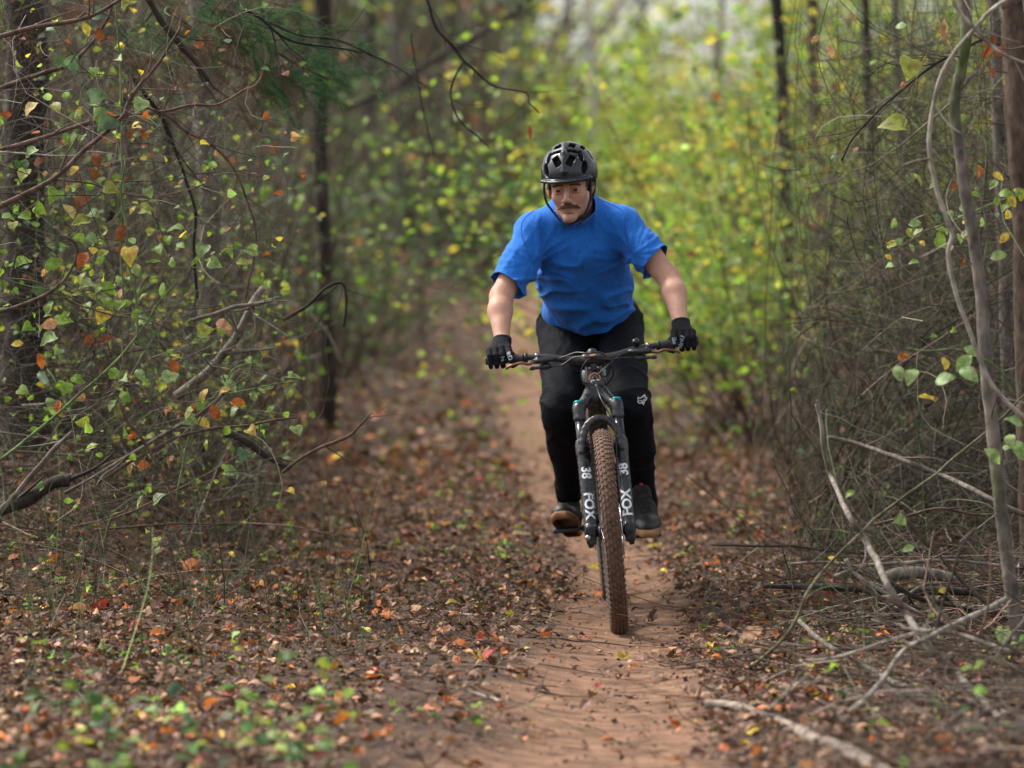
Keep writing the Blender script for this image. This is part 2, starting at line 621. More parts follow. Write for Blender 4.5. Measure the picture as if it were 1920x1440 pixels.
def soil_material(name):
    m, nt, N, L, b = newmat(name)
    tc = N.new('ShaderNodeTexCoord')
    at_ = N.new('ShaderNodeAttribute'); at_.attribute_name = 'trail'
    def noise(scale, detail=5, st=None, rough=.6):
        mp = N.new('ShaderNodeMapping')
        if st: mp.inputs['Scale'].default_value = st
        L.new(tc.outputs['Object'], mp.inputs['Vector'])
        n = N.new('ShaderNodeTexNoise'); n.inputs['Scale'].default_value = scale; n.inputs['Detail'].default_value = detail
        n.inputs['Roughness'].default_value = rough
        L.new(mp.outputs[0], n.inputs['Vector'])
        return n.outputs['Fac']
    def ramp(f, stops):
        r = N.new('ShaderNodeValToRGB')
        while len(r.color_ramp.elements) < len(stops): r.color_ramp.elements.new(.5)
        for e, (p, c) in zip(r.color_ramp.elements, stops): e.position = p; e.color = (*c, 1)
        L.new(f, r.inputs['Fac'])
        return r.outputs['Color']
    dirt = ramp(noise(7, 6, (1, 1.6, 1)), [(.28, (.075, .040, .024)), (.46, (.16, .085, .050)), (.60, (.25, .138, .083)), (.78, (.35, .21, .132))])
    duff = ramp(noise(13, 8), [(.25, (.016, .010, .007)), (.45, (.055, .032, .021)), (.62, (.11, .064, .041)), (.8, (.19, .115, .075))])
    # dirt on the trail, duff elsewhere; darkest duff stands for shade between leaves
    mx = N.new('ShaderNodeMix'); mx.data_type = 'RGBA'
    L.new(at_.outputs['Fac'], mx.inputs[0]); L.new(duff, mx.inputs[6]); L.new(dirt, mx.inputs[7])
    fine = N.new('ShaderNodeMapRange'); fine.inputs['To Min'].default_value = .45; fine.inputs['To Max'].default_value = 1.5
    L.new(noise(140, 6, None, .75), fine.inputs['Value'])
    sc = N.new('ShaderNodeVectorMath'); sc.operation = 'SCALE'
    L.new(mx.outputs[2], sc.inputs[0]); L.new(fine.outputs[0], sc.inputs['Scale'])
    L.new(sc.outputs[0], b.inputs['Base Color'])
    b.inputs['Roughness'].default_value = .93
    b.inputs['Specular IOR Level'].default_value = .25
    add = N.new('ShaderNodeMath'); add.operation = 'ADD'
    L.new(noise(70, 8, None, .8), add.inputs[0]); L.new(noise(23, 5, (1, .8, 1)), add.inputs[1])
    bp = N.new('ShaderNodeBump'); bp.inputs['Strength'].default_value = .5; bp.inputs['Distance'].default_value = .011
    L.new(add.outputs[0], bp.inputs['Height']); L.new(bp.outputs[0], b.inputs['Normal'])
    return m

SOIL = soil_material('forest_soil')

def sheet(name, X, Y, Z, mask, m):
    nx, ny = X.shape
    i = np.arange(nx - 1)[:, None] * ny + np.arange(ny - 1)[None, :]
    Q = np.stack([i, i + ny, i + ny + 1, i + 1], -1).reshape(-1, 4)
    me = fast_mesh(name, np.stack([X, Y, Z], -1).reshape(-1, 3), Q)
    a = me.attributes.new('trail', 'FLOAT', 'POINT')
    a.data.foreach_set('value', mask.ravel().astype(np.float32))
    return link(name, me, m)

gx = grid_axis([(-150, 12), (-20, 1.2), (-4, .06), (4, .06), (20, 1.2), (150, 12)])
gy = grid_axis([(-30, 4), (6, .4), (9, .05), (18, .06), (30, .2), (70, .6), (150, 3), (320, 12)])
GX, GY = np.meshgrid(gx, gy, indexing='ij')
tag(sheet('ground', GX, GY, height(GX, GY), trail_mask(GX, GY), SOIL), kind='structure')
ty = grid_axis([(7, .04), (20, .05), (40, .15), (95, .4)])
tu = np.linspace(-1.3, 1.3, 44)
TYg, TUg = np.meshgrid(ty, tu, indexing='ij')
TXg = trail_x(TYg) + TUg * np.interp(TYg, TY, TW) * 1.2
tag(sheet('path', TXg, TYg, height(TXg, TYg) + .004, trail_mask(TXg, TYg), SOIL), kind='structure')

# ================================================================== BICYCLE
M_black = pmat('satin_black', (.012, .013, .015), (.02, .021, .024), 30, .38, bump=.05, bscale=90)
M_fork = pmat('wet_black_fork', (.011, .013, .016), (.075, .062, .052), 55, .25, rough2=.7, bump=.6, bscale=260, bdist=.0015, thr=(.50, .80))
M_chrome = pmat('stanchion', (.03, .03, .035), None, 10, .18, metal=.6)
M_steel = pmat('steel', (.45, .45, .46), None, 10, .3, metal=1)
M_copper = pmat('copper_lever', (.16, .075, .06), (.24, .12, .09), 40, .35, metal=.7)
M_rubber = pmat('sidewall', (.02, .021, .023), (.05, .045, .045), 40, .7)
M_tread = pmat('muddy_tread', (.10, .056, .035), (.16, .09, .058), 25, .9, bump=.5, bscale=150)
M_treadb = pmat('muddy_tread_base', (.06, .035, .023), (.13, .075, .048), 40, .9)
M_white = pmat('white_decal', (.62, .64, .66), (.75, .77, .78), 60, .5)
M_orange = pmat('orange_decal', (.55, .17, .06), None, 10, .5)
M_teal = pmat('teal_cap', (.01, .30, .38), None, 10, .3, metal=.3)
M_cable = pmat('cable', (.015, .015, .016), None, 10, .35)
M_grey = pmat('grey_roll', (.23, .27, .27), (.30, .34, .34), 30, .5)
M_gold = pmat('gold_lockring', (.30, .24, .05), None, 10, .4, metal=.6)

CONTACT = gnd(1162, 1187, -.006)
bike = empty('mountain_bike', CONTACT, 'black mountain bike with muddy brown front tyre ridden down the dirt trail', 'bicycle')
BM = Matrix.Translation(Vector(CONTACT)) @ Matrix.Rotation(math.radians(0.0), 4, 'Z') @ Matrix.Rotation(math.radians(-5.3), 4, 'Y')
bike.matrix_world = BM
bike.rotation_euler = BM.to_euler()
def BW(p): return np.array((BM @ Vector(p))[:])
def bpart(mb, name, m, parent=None, **k):
    return mb.obj(name, m, parent or bike, **k)

RW = .372
SA = np.array((0, .438, .899))
AX = np.array((0, 0, RW))
def fork_pt(z, fwd=0.0, x=0.0):
    t = (z - RW) / SA[2]
    return AX + SA * t + np.array((x, -fwd * .899, fwd * .438))
def steer_pt(z, fwd=0.0, x=0.0):
    b = AX + np.array((0, .0396, -.0193))
    t = (z - b[2]) / SA[2]
    return b + SA * t + np.array((x, -fwd, 0))

def make_wheel(name, c, parent, seed=0):
    n = 96
    a = np.arange(n) / n * 2 * math.pi
    def ring(prof, closed=True):
        k = len(prof)
        P = np.array(prof)
        V = np.stack([np.broadcast_to(P[None, :, 0], (n, k)), np.cos(a)[:, None] * P[None, :, 1], np.sin(a)[:, None] * P[None, :, 1]], -1).reshape(-1, 3) + c
        i = np.arange(n)[:, None] * k; i2 = ((np.arange(n) + 1) % n)[:, None] * k
        j = np.arange(k if closed else k - 1)[None, :]; j2 = (j + 1) % k
        Q = np.stack([i + j, i + j2, i2 + j2, i2 + j], -1).reshape(-1, 4)
        return V, Q
    R0 = RW - .005
    prof = []
    for th in np.linspace(-math.pi * .80, math.pi * .80, 19):
        prof.append((.030 * math.sin(th), R0 - .029 + .029 * math.cos(th)))
    tyre = bpart(MB().add(*ring(prof)), 'tyre', M_rubber, parent)
    sb = MB()
    prof2 = [(.0318 * math.sin(t) * 1.01, R0 - .029 + .0318 * math.cos(t)) for t in np.linspace(-1.15, 1.15, 11)]
    prof2 += [(p[0] * .95, p[1] - .004) for p in prof2[::-1]]
    sb.add(*ring(prof2))
    tag(bpart(sb, 'tread', M_treadb, tyre), 'mud stained tread band')
    kb = MB()
    for i in range(88):
        for r, (th, w, l) in enumerate([(-1.05, .010, .014), (-.62, .0085, .012), (-.2, .0085, .012), (.2, .0085, .012), (.62, .0085, .012), (1.05, .010, .014)]):
            al = (i + (.5 if r in (1, 4) else 0) + (.25 if r in (2,) else 0) + (.75 if r == 3 else 0)) / 88 * 2 * math.pi
            rad = R0 - .029 + .0328 * math.cos(th)
            er = np.array((0, math.cos(al), math.sin(al))); et = np.array((0, -math.sin(al), math.cos(al))); ex = np.array((1.0, 0, 0))
            nn = ex * math.sin(th) + er * math.cos(th); tt = ex * math.cos(th) - er * math.sin(th)
            p = c + ex * .0325 * math.sin(th) + er * rad
            kb.box(p, (w, l, .005), np.stack([tt, et, nn], 1))
    tag(bpart(kb, 'tread_knobs', M_tread, tyre, smooth=False), kind='stuff')
    rim = bpart(MB().add(*ring([(-.017, R0 - .058), (-.015, R0 - .072), (0, R0 - .078), (.015, R0 - .072), (.017, R0 - .058), (.012, R0 - .056), (-.012, R0 - .056)])), 'rim', M_black, parent)
    h = MB(); h.lathe([(0, .008), (.0, .010), (.12, .010), (.13, .028), (.2, .028), (.22, .017), (.78, .017), (.8, .028), (.86, .028), (.87, .010), (1, .010)], c + (-.055, 0, 0), c + (.055, 0, 0), 20)
    hub = bpart(h, 'hub', M_black, parent)
    sp = MB()
    for i in range(28):
        s = 1 if i % 2 else -1
        a1 = i / 28 * 2 * math.pi; a0 = a1 + (1.0 if (i // 2) % 2 else -1.0)
        sp.tube([c + (s * .032, .026 * math.cos(a0), .026 * math.sin(a0)), c + (s * .004, (R0 - .075) * math.cos(a1), (R0 - .075) * math.sin(a1))], .0011, 4, False)
    bpart(sp, 'spokes', M_steel, parent)['kind'] = 'stuff'
    rt = MB(); rt.add(*ring([(.040, .100), (.042, .100), (.042, .082), (.040, .082)]))
    for i in range(6):
        a1 = i / 6 * 6.283
        rt.tube([c + (.041, .02 * math.cos(a1), .02 * math.sin(a1)), c + (.041, .085 * math.cos(a1 + .5), .085 * math.sin(a1 + .5))], .004, 4)
    bpart(rt, 'brake_rotor', M_steel, parent)
    return tyre

fw = link('front_wheel', bpy.data.meshes.new('front_wheel_axle'), M_black, bike)
tmp = MB().tube([AX + (-.078, 0, 0), AX + (.078, 0, 0)], .0085, 12); fw.data = tmp.mesh('front_axle'); fw.data.materials.append(M_black)
make_wheel('front_wheel', AX, fw)
RAX = np.array((0, 1.235, RW))
rw = link('rear_wheel', MB().tube([RAX + (-.08, 0, 0), RAX + (.08, 0, 0)], .0085, 12).mesh('rear_axle'), M_black, bike)
make_wheel('rear_wheel', RAX, rw)

# --- fork
LX = .0695
fork = bpart(MB(), 'fork', M_fork) if False else None
F = Field(Field.axis(-.115, .115, .0024), Field.axis(.10, .31, .0024), Field.axis(.76, .90, .0024))
cr = steer_pt(.862)
for s in (-1, 1):
    F.cone(fork_pt(.778, x=s * LX), fork_pt(.816, x=s * LX), .0235, .0235, k=.006)
    F.cone(fork_pt(.806, .004, x=s * LX), cr + (s * .022, -.01, .0), .019, .022, k=.012)
F.cone(cr + (-.02, -.01, .0), cr + (.02, -.01, 0), .024, .024, k=.012)
F.cone(steer_pt(.845), steer_pt(.885), .030, .031, k=.008)
V, Q = F.nets()
fork = link('fork', fast_mesh('fork_crown', V, Q), M_fork, bike)
for s in (-1, 1):
    a, b = fork_pt(.80, x=s * LX), fork_pt(.60, x=s * LX)
    bpart(MB().tube([a, b], .0190, 24), 'stanchion', M_chrome, fork)
    cp = bpart(MB().lathe([(0, .019), (.4, .019), (.8, .016), (1, .010)], fork_pt(.831, x=s * LX), fork_pt(.840, x=s * LX), 20), 'top_cap', M_teal, fork)
F = Field(Field.axis(-.115, .115, .0026), Field.axis(-.06, .27, .0026), Field.axis(.32, .79, .0026))
for s in (-1, 1):
    F.cone(fork_pt(.385, x=s * LX), fork_pt(.672, x=s * LX), .0225, .0245, k=.004)
    F.cone(fork_pt(.655, x=s * LX), fork_pt(.685, x=s * LX), .0265, .0265, k=.006)
    F.rbox(AX + (s * LX, 0, -.004), (.018, .022, .036), .009, k=.012)
    F.rbox(AX + (s * (LX + .004), .004, -.034), (.009, .012, .02), .006, k=.008)
    F.cone(AX + (s * LX, 0, 0), AX + (s * .060, 0, 0), .021, .017, k=.008)
arc = []
for t in np.linspace(0, math.pi, 15):
    arc.append(fork_pt(.655 + .105 * math.sin(t) ** .8, .024 + .012 * math.sin(t), x=-LX * math.cos(t) * 1.0))
for p, q in zip(arc[:-1], arc[1:]):
    F.cone(p, q, .0125, .0125, k=.006, squash=((1, 0, 0), 1.0, .8))
V, Q = F.nets()
low = link('fork_lowers', fast_mesh('fork_lowers', V, Q), M_fork, fork)
lb = bvh_of(low)
for s in (-1, 1):
    for txt, z, sz in (('38', .578, .047), ('FOX', .462, .048)):
        me = text_mesh(txt, sz, .034, cuts=2)
        for v in me.vertices: v.co.x *= (1.08 if txt == 'FOX' else 1.0)
        rt = -s * SA * -1 if False else (-SA if s < 0 else SA)
        upv = (1, 0, 0) if s < 0 else (-1, 0, 0)
        o = fork_pt(z, 0.0, x=s * LX + (.003 if s < 0 else .001))
        project(me, o, rt, upv, lb, .0006)
        tag(link('decal', me, M_white, low), 'white ' + txt + ' lettering')
b = MB(); b.lathe([(0, .009), (.6, .011), (1, .007)], AX + (-LX - .012, -.016, -.012), AX + (-LX - .012, -.026, -.012), 14)
bpart(b, 'axle_bolt', M_steel, fork)
b = MB(); b.box(AX + (LX + .0, .05, .075), (.03, .035, .07), bev=.008)
bpart(b, 'brake_caliper', M_black, fork)

# --- frame
fr = Field(Field.axis(-.08, .08, .004), Field.axis(.24, 1.3, .004), Field.axis(.24, 1.0, .004))
fr.cone(steer_pt(.888), steer_pt(.955), .0345, .031, k=.004)
fr.cone(steer_pt(.905), (0, .80, .345), .034, .036, k=.02)
fr.cone(steer_pt(.935), (0, .90, .70), .024, .019, k=.02)
fr.cone((0, .80, .335), (0, .93, .76), .024, .018, k=.02)
fr.cone((-.036, .80, .32), (.036, .80, .32), .028, .028, k=.01)
V, Q = fr.nets()
frame = link('frame', fast_mesh('frame', V, Q), M_fork, bike)
fb = bvh_of(frame)
st = MB()
for s in (-1, 1):
    st.tube(spline([(s * .035, .84, .33), (s * .055, 1.0, .345), (s * .072, 1.235, .372)], 6), .011, 10)
    st.tube(spline([(s * .03, .93, .60), (s * .06, 1.05, .53), (s * .072, 1.235, .372)], 6), .009, 10)
bpart(st, 'rear_stays', M_fork, frame)
bpart(MB().lathe([(0, .014), (.45, .014), (.46, .022), (1, .022)], (0, .62, .64), (0, .86, .56), 20), 'rear_shock', M_black, frame)
bpart(MB().tube([(-.045, .43, .918), (.045, .43, .918)], [.026, .026], 20), 'storage_roll', M_grey, frame)['label'] = 'pale grey roll strapped behind the head tube'
hb = MB()
hb.lathe([(0, .034), (1, .034)], steer_pt(.955), steer_pt(.972), 24)
bpart(hb, 'headset', M_black, frame)
# badge: copper arch, small mountain and white script
bz = steer_pt(.928, .06)
def flat(polys):
    mb = MB()
    for P in polys:
        P = np.array([(x, y, 0) for x, y in P]); c = P.mean(0); n = len(P)
        mb.add(np.concatenate([P, [c]]), T=[(i, (i + 1) % n, n) for i in range(n)])
    return mb
def strip(pts, w):
    pts = np.array(pts, float); T = np.gradient(pts, axis=0); T /= np.linalg.norm(T, axis=1)[:, None]
    Nn = np.stack([-T[:, 1], T[:, 0]], 1) * w / 2
    V = np.concatenate([pts + Nn, pts - Nn]); n = len(pts)
    V = np.concatenate([V, np.zeros((2 * n, 1))], 1)
    return MB().add(V, Q=[(i, i + n, i + n + 1, i + 1) for i in range(n - 1)])
arch = [(.020 * math.cos(t), -.004 + .020 * math.sin(t)) for t in np.linspace(-.25, math.pi + .25, 20)]
me = strip(arch, .0055).mesh('badge_arch'); project(me, bz, (1, 0, 0), SA, fb, .0008); link('badge_arch', me, M_orange, frame)
me = flat([[(-.006, -.004), (0, .010), (.006, -.004)], [(-.012, -.004), (-.007, .004), (-.002, -.004)], [(.002, -.004), (.007, .004), (.012, -.004)]]).mesh('badge_peaks')
project(me, bz, (1, 0, 0), SA, fb, .0008); link('badge_peaks', me, M_grey, frame)
me = strip([(-.0165, -.0175), (-.012, -.0125), (-.006, -.0125), (.004, -.012), (.012, -.0115), (.0165, -.0125)], .0052).mesh('badge_band'); project(me, bz, (1, 0, 0), SA, fb, .0012); link('badge_band', me, M_white, frame)
me = strip([(-.001, -.034), (0, -.012), (.001, .003)], .0022).mesh('badge_stroke'); project(me, bz, (1, 0, 0), SA, fb, .0012); link('badge_stroke', me, M_white, frame)
me = strip([(-.012, -.022), (.013, -.020)], .002).mesh('badge_line'); project(me, bz, (1, 0, 0), SA, fb, .0012); link('badge_line', me, M_orange, frame)

# --- cockpit
BC = steer_pt(.985, .045)
stm = Field(Field.axis(-.05, .05, .002), Field.axis(.24, .40, .002), Field.axis(.945, 1.03, .002))
stm.cone(steer_pt(.972), steer_pt(1.005), .021, .020, k=.004)
stm.rbox((BC + steer_pt(.99)) / 2, (.021, .022, .017), .008, k=.01)
stm.cone(BC + (-.024, 0, 0), BC + (.024, 0, 0), .0245, .0245, k=.004)
stm.rbox(BC + (0, -.012, -.03), (.012, .008, .012), .004, k=.006)
V, Q = stm.nets()
stem = link('stem', fast_mesh('stem', V, Q), M_black, bike)
me = flat([[(-.011, -.0035), (.011, -.0035), (.011, .0035), (-.011, .0035)]]).mesh('stem_mark')
sb_ = bvh_of(stem); project(me, BC + (0, -.01, .012), (1, 0, 0), (0, .5, .8), sb_, .001); link('stem_mark', me, M_orange, stem)
for s in (-1, 1):
    bpart(MB().lathe([(0, .0045), (1, .0045)], BC + (s * .016, -.018, -.030), BC + (s * .016, -.024, -.031), 10), 'stem_bolt', M_steel, stem)
def bar_pt(x):
    a = abs(x); s = 1 if x >= 0 else -1
    z = .028 * np.interp(a, [0, .04, .075, .13, .19, .24, .39], [0, 0, .1, .55, .95, 1.0, 1.05])
    y = .052 * np.interp(a, [0, .04, .39], [0, 0, 1]) + .0
    return BC + np.array((x, y, z))
xs = np.linspace(-.39, .39, 41)
P = np.array([bar_pt(x) for x in xs])
P[1:-1] = (P[:-2] + 2 * P[1:-1] + P[2:]) / 4
bar = bpart(MB().tube(P, np.interp(np.abs(xs), [0, .04, .10, .2], [.0175, .0175, .0145, .0112]), 20), 'handlebar', M_black)
for s in (-1, 1):
    g = MB(); gp = [bar_pt(s * x) for x in np.linspace(.250, .392, 30)]
    g.tube(gp, [.0155 + (.0012 if i % 2 else 0) for i in range(30)], 20)
    grip = bpart(g, 'grip', M_rubber, bar)
    bpart(MB().lathe([(0, .0175), (1, .0175)], bar_pt(s * .238), bar_pt(s * .249), 20), 'lock_ring', M_black, grip)
    # brake lever
    c = bar_pt(s * .205)
    lv = MB()
    lv.lathe([(0, .0155), (1, .0155)], c + (-.007, 0, 0), c + (.007, 0, 0), 18)
    lv.tube([c + (0, -.012, -.004), c + (s * -.008, -.026, -.012)], [.009, .009], 10)
    lv.tube([c + (s * .012, -.030, -.014), c + (s * -.02, -.028, -.014), c + (s * -.055, -.022, -.012), c + (s * -.082, -.016, -.008)], [.010, .0115, .009, .005], 14)
    lv.box(c + (s * .014, -.030, -.016), (.022, .018, .016), bev=.004)
    lev = bpart(lv, 'brake_lever', M_black, bar)
    bl = spline([c + (s * .012, -.034, -.016), c + (s * .032, -.044, -.022), c + (s * .055, -.046, -.016), c + (s * .085, -.042, -.019), c + (s * .108, -.036, -.027), c + (s * .116, -.034, -.032)], 5)
    bpart(MB().tube(bl, np.interp(np.linspace(0, 1, len(bl)), [0, .3, .8, 1], [.007, .0055, .0055, .006]), 10, squash=(1, .8)), 'lever_blade', M_copper, lev)
    bpart(MB().lathe([(0, .004), (.3, .006), (1, .006)], c + (s * .004, -.033, .004), c + (s * -.004, -.030, .012), 10), 'clamp_bolt', M_steel, lev)
    # shifter / dropper pod
    c2 = bar_pt(s * .175)
    Fd = Field(Field.axis(c2[0] - .06, c2[0] + .06, .002), Field.axis(c2[1] - .07, c2[1] + .03, .002), Field.axis(c2[2] - .07, c2[2] + .02, .002))
    Fd.ell(c2 + (0, -.012, -.034), (.024, .016, .013), k=.004)
    Fd.cone(c2 + (0, -.004, -.012), c2 + (0, -.01, -.03), .007, .008, k=.005)
    Fd.cone(c2 + (s * .02, -.024, -.036), c2 + (s * .052, -.034, -.036), .006, .005, k=.005)
    Fd.ell(c2 + (s * .05, -.034, -.036), (.012, .005, .008), k=.004)
    V, Q = Fd.nets()
    link('shifter', fast_mesh('shifter', V, Q), M_black, bar)
# bell
c = bar_pt(.163)
bl = Field(Field.axis(c[0] - .03, c[0] + .03, .0015), Field.axis(c[1] - .04, c[1] + .03, .0015), Field.axis(c[2] - .02, c[2] + .05, .0015))
bl.ell(c + (.0, -.006, .027), (.0155, .0155, .0145), k=0).cone(c + (0, 0, .010), c + (0, -.004, .018), .012, .011, k=.002)
V, Q = bl.nets()
link('bell', fast_mesh('bell', V, Q), pmat('bell_black', (.008, .008, .009), None, 5, .08), bar)
# hoses
def hose(pts, r=.0028):
    mb = MB().tube(spline(pts, 8), r, 8)
    return bpart(mb, 'cable', M_cable)
L0, R0_ = bar_pt(-.205), bar_pt(.205)
hose([L0 + (.075, -.018, -.010), L0 + (.10, -.03, -.008), L0 + (.145, -.045, .004), BC + (-.02, -.05, .026), BC + (.03, -.05, .024), BC + (.058, -.04, -.01), BC + (.052, .0, -.055), (.026, .33, .905)])
hose([L0 + (.045, -.03, -.036), L0 + (.09, -.038, -.036), L0 + (.14, -.052, -.012), BC + (-.01, -.06, .012), BC + (.045, -.05, .004), BC + (.070, -.02, -.05), BC + (.05, .02, -.09), (.02, .37, .88)])
hose([R0_ + (-.075, -.018, -.010), R0_ + (-.11, -.035, -.022), BC + (.05, -.06, -.026), BC + (.0, -.07, -.062), steer_pt(.925, .052, .0), steer_pt(.895, .046, .004), fork_pt(.83, .045, .012), fork_pt(.78, .06, .030), fork_pt(.72, .052, .052), fork_pt(.62, .030, .050), fork_pt(.50, .012, .056), fork_pt(.42, -.02, .06)])
hose([R0_ + (-.055, -.03, -.034), R0_ + (-.10, -.04, -.030), BC + (.06, -.055, -.004), BC + (-.01, -.055, .006), BC + (-.045, -.05, -.03), BC + (-.048, -.04, -.075), steer_pt(.90, .02, -.035)])

# --- saddle, post, cranks
bpart(MB().tube([(0, .91, .69), (0, .965, .86)], .0155, 16), 'seatpost', M_black)
sd_ = Field(Field.axis(-.09, .09, .004), Field.axis(.82, 1.16, .004), Field.axis(.83, .94, .004))
sd_.cone((0, .85, .885), (0, 1.06, .89), .02, .045, k=.02, squash=((1, 0, 0), 1.2, .5)).ell((0, 1.08, .895), (.070, .06, .022), k=.03)
V, Q = sd_.nets()
link('saddle', fast_mesh('saddle', V, Q), M_black, bike)
BBc = np.array((0, .80, .318))
PF, PR = np.array((.150, .632, .298)), np.array((-.150, .968, .318))
for s, pd in ((1, PF), (-1, PR)):
    e = np.array((s * .085, pd[1], pd[2]))
    ck = bpart(MB().tube([BBc + (s * .06, 0, 0), e], [.016, .013], 12, squash=(1, .6)), 'crank_arm', M_black)
    pb = MB(); pb.box(pd, (.10, .10, .014), bev=.004)
    pb.tube([e, pd + (-s * .05, 0, 0)], .006, 8)
    for i in range(4):
        for j in (-1, 1):
            pb.tube([pd + ((i - 1.5) * .026, j * .042, -.011), pd + ((i - 1.5) * .026, j * .042, .011)], .002, 5)
    bpart(pb, 'pedal', M_black, ck)
ch = MB(); ch.lathe([(0, .07), (1, .07)], BBc + (-.050, 0, 0), BBc + (-.046, 0, 0), 32)
bpart(ch, 'chainring', M_steel)

# ================================================================== RIDER
def skinmat():
    m, nt, N, L, b = newmat('skin')
    vc = N.new('ShaderNodeVertexColor'); vc.layer_name = 'Col'
    tc = N.new('ShaderNodeTexCoord')
    no = N.new('ShaderNodeTexNoise'); no.inputs['Scale'].default_value = 28; no.inputs['Detail'].default_value = 6
    L.new(tc.outputs['Object'], no.inputs['Vector'])
    mr = N.new('ShaderNodeMapRange'); mr.inputs['From Min'].default_value = .3; mr.inputs['From Max'].default_value = .7
    mr.inputs['To Min'].default_value = .86; mr.inputs['To Max'].default_value = 1.1
    L.new(no.outputs['Fac'], mr.inputs['Value'])
    mx = N.new('ShaderNodeVectorMath'); mx.operation = 'SCALE'
    L.new(vc.outputs['Color'], mx.inputs[0]); L.new(mr.outputs[0], mx.inputs['Scale'])
    L.new(mx.outputs[0], b.inputs['Base Color'])
    b.inputs['Roughness'].default_value = .55
    b.inputs['Specular IOR Level'].default_value = .35
    b.inputs['Subsurface Weight'].default_value = .12
    b.inputs['Subsurface Radius'].default_value = (.012, .004, .002)
    n2 = N.new('ShaderNodeTexNoise'); n2.inputs['Scale'].default_value = 350
    L.new(tc.outputs['Object'], n2.inputs['Vector'])
    bp = N.new('ShaderNodeBump'); bp.inputs['Strength'].default_value = .25; bp.inputs['Distance'].default_value = .001
    L.new(n2.outputs['Fac'], bp.inputs['Height']); L.new(bp.outputs[0], b.inputs['Normal'])
    return m

M_skin = skinmat()
M_shirt = pmat('blue_knit', (.010, .118, .46), (.018, .170, .64), 260, .8, bump=.55, bscale=17, bdist=.022, sheen=.1, spec=.2, stretch=(1.5, 1, .55))
M_seam = pmat('shirt_seam', (.005, .075, .36), None, 10, .8)
M_pants = pmat('black_trousers', (.0045, .0052, .008), (.0075, .0085, .0125), 120, .8, bump=.5, bscale=20, bdist=.012, spec=.12, stretch=(1, 1, 1.6))
M_glove = pmat('black_glove', (.008, .008, .011), (.016, .015, .02), 90, .85, bump=.4, bscale=300, bdist=.001, spec=.15)
M_glogo = pmat('glove_print', (.28, .30, .36), None, 10, .5)
M_helmet = pmat('wet_helmet', (.010, .012, .016), (.016, .018, .024), 40, .2, rough2=.36, bump=0)
M_liner = pmat('helmet_liner', (.004, .004, .004), None, 10, .95)
M_strap = pmat('strap', (.008, .008, .009), None, 10, .7)
M_hair = pmat('brown_hair', (.060, .032, .018), (.15, .085, .048), 200, .6)
M_shoe = pmat('black_shoe', (.009, .007, .006), (.018, .014, .011), 50, .85, bump=.4, bscale=200, bdist=.001)
M_toe = pmat('toe_cap', (.010, .008, .007), (.024, .018, .014), 40, .45, bump=.3, bscale=150, bdist=.001)
M_gum = pmat('gum_sole', (.22, .105, .045), (.36, .19, .09), 35, .7, bump=.4, bscale=150)
M_lace = pmat('lace', (.012, .012, .013), None, 10, .8)
M_red = pmat('red_tab', (.45, .02, .02), None, 10, .6)

# joints
YS = 14.48
shL, shR = at(1003, 436, YS), at(1165, 424, YS)
elL, elR = at(940, 556, 14.33), at(1254, 520, 14.36)
gL, gR = BW(bar_pt(-.335)), BW(bar_pt(.335))
wrL, wrR = gL + (.004, .060, .060), gR + (-.004, .060, .062)
pel = at(1108, 600, 14.86)
hipL, hipR = at(1058, 622, 14.84), at(1157, 620, 14.84)
knL, knR = at(1054, 764, 14.44), at(1182, 762, 14.30)
anL, anR = at(1068, 925, 14.88), at(1211, 936, 14.60)
chest = at(1086, 452, 14.52)
EYE = at(1063, 356, 14.115)
HR = Matrix.Rotation(math.radians(-9), 3, 'Z') @ Matrix.Rotation(math.radians(-4.5), 3, 'Y') @ Matrix.Rotation(math.radians(5), 3, 'X')
HRn = np.array(HR)
HO = EYE - HRn @ np.array((0, -.084, 0))       # local origin: eye line, between the ears
def H(*p): return HO + HRn @ np.array(p, float)
def Hinv(V): return (V - HO) @ HRn

person = empty('person', (anR + anL) / 2 - (0, 0, .1), 'man with a brown moustache in blue T-shirt and black helmet riding a mountain bike', 'person')

hx, hy, hz = HO
F = Field(Field.axis(.60 - 1.0, 1.05, .008, hx - .10, hx + .10, .0026),
          Field.axis(13.9, 15.12, .008, hy - .13, hy + .11, .0026),
          Field.axis(.25, 1.80, .009, hz - .145, hz + .15, .0026))
# head
F.ell(H(0, .012, .045), (.077, .098, .088), HRn, k=0)
F.ell(H(0, -.028, -.022), (.060, .060, .082), HRn, k=.02)
F.cone(H(-.034, -.02, -.075), H(-.010, -.066, -.100), .021, .017, k=.022)
F.cone(H(.034, -.02, -.075), H(.010, -.066, -.100), .021, .017, k=.022)
F.ell(H(0, -.080, -.106), (.021, .014, .015), HRn, k=.016)
for s in (-1, 1):
    F.ell(H(s * .042, -.056, -.024), (.018, .018, .016), HRn, k=.025)
    F.cone(H(s * .010, -.088, .020), H(s * .046, -.072, .020), .0085, .008, k=.012)
    F.ell(H(s * .033, -.095, .000), (.0165, .009, .0105), HRn, k=.010, op='sub')
    F.ell(H(s * .033, -.0815, .0068), (.0155, .0125, .0062), HRn, k=.004)
    F.ell(H(s * .033, -.081, -.0098), (.0145, .011, .0042), HRn, k=.005)
    F.ell(H(s * .0125, -.105, -.040), (.0085, .011, .0078), HRn, k=.006)
    F.ell(H(s * .079, .012, -.008), (.007, .017, .030), HRn, k=.006)
    F.ell(H(s * .085, .020, -.002), (.006, .012, .022), HRn, k=.004)
F.cone(H(0, -.088, .014), H(0, -.114, -.032), .0075, .0105, k=.010)
F.ell(H(0, -.114, -.037), (.0115, .010, .0095), HRn, k=.006)
F.ell(H(0, -.087, -.060), (.026, .013, .014), HRn, k=.012)
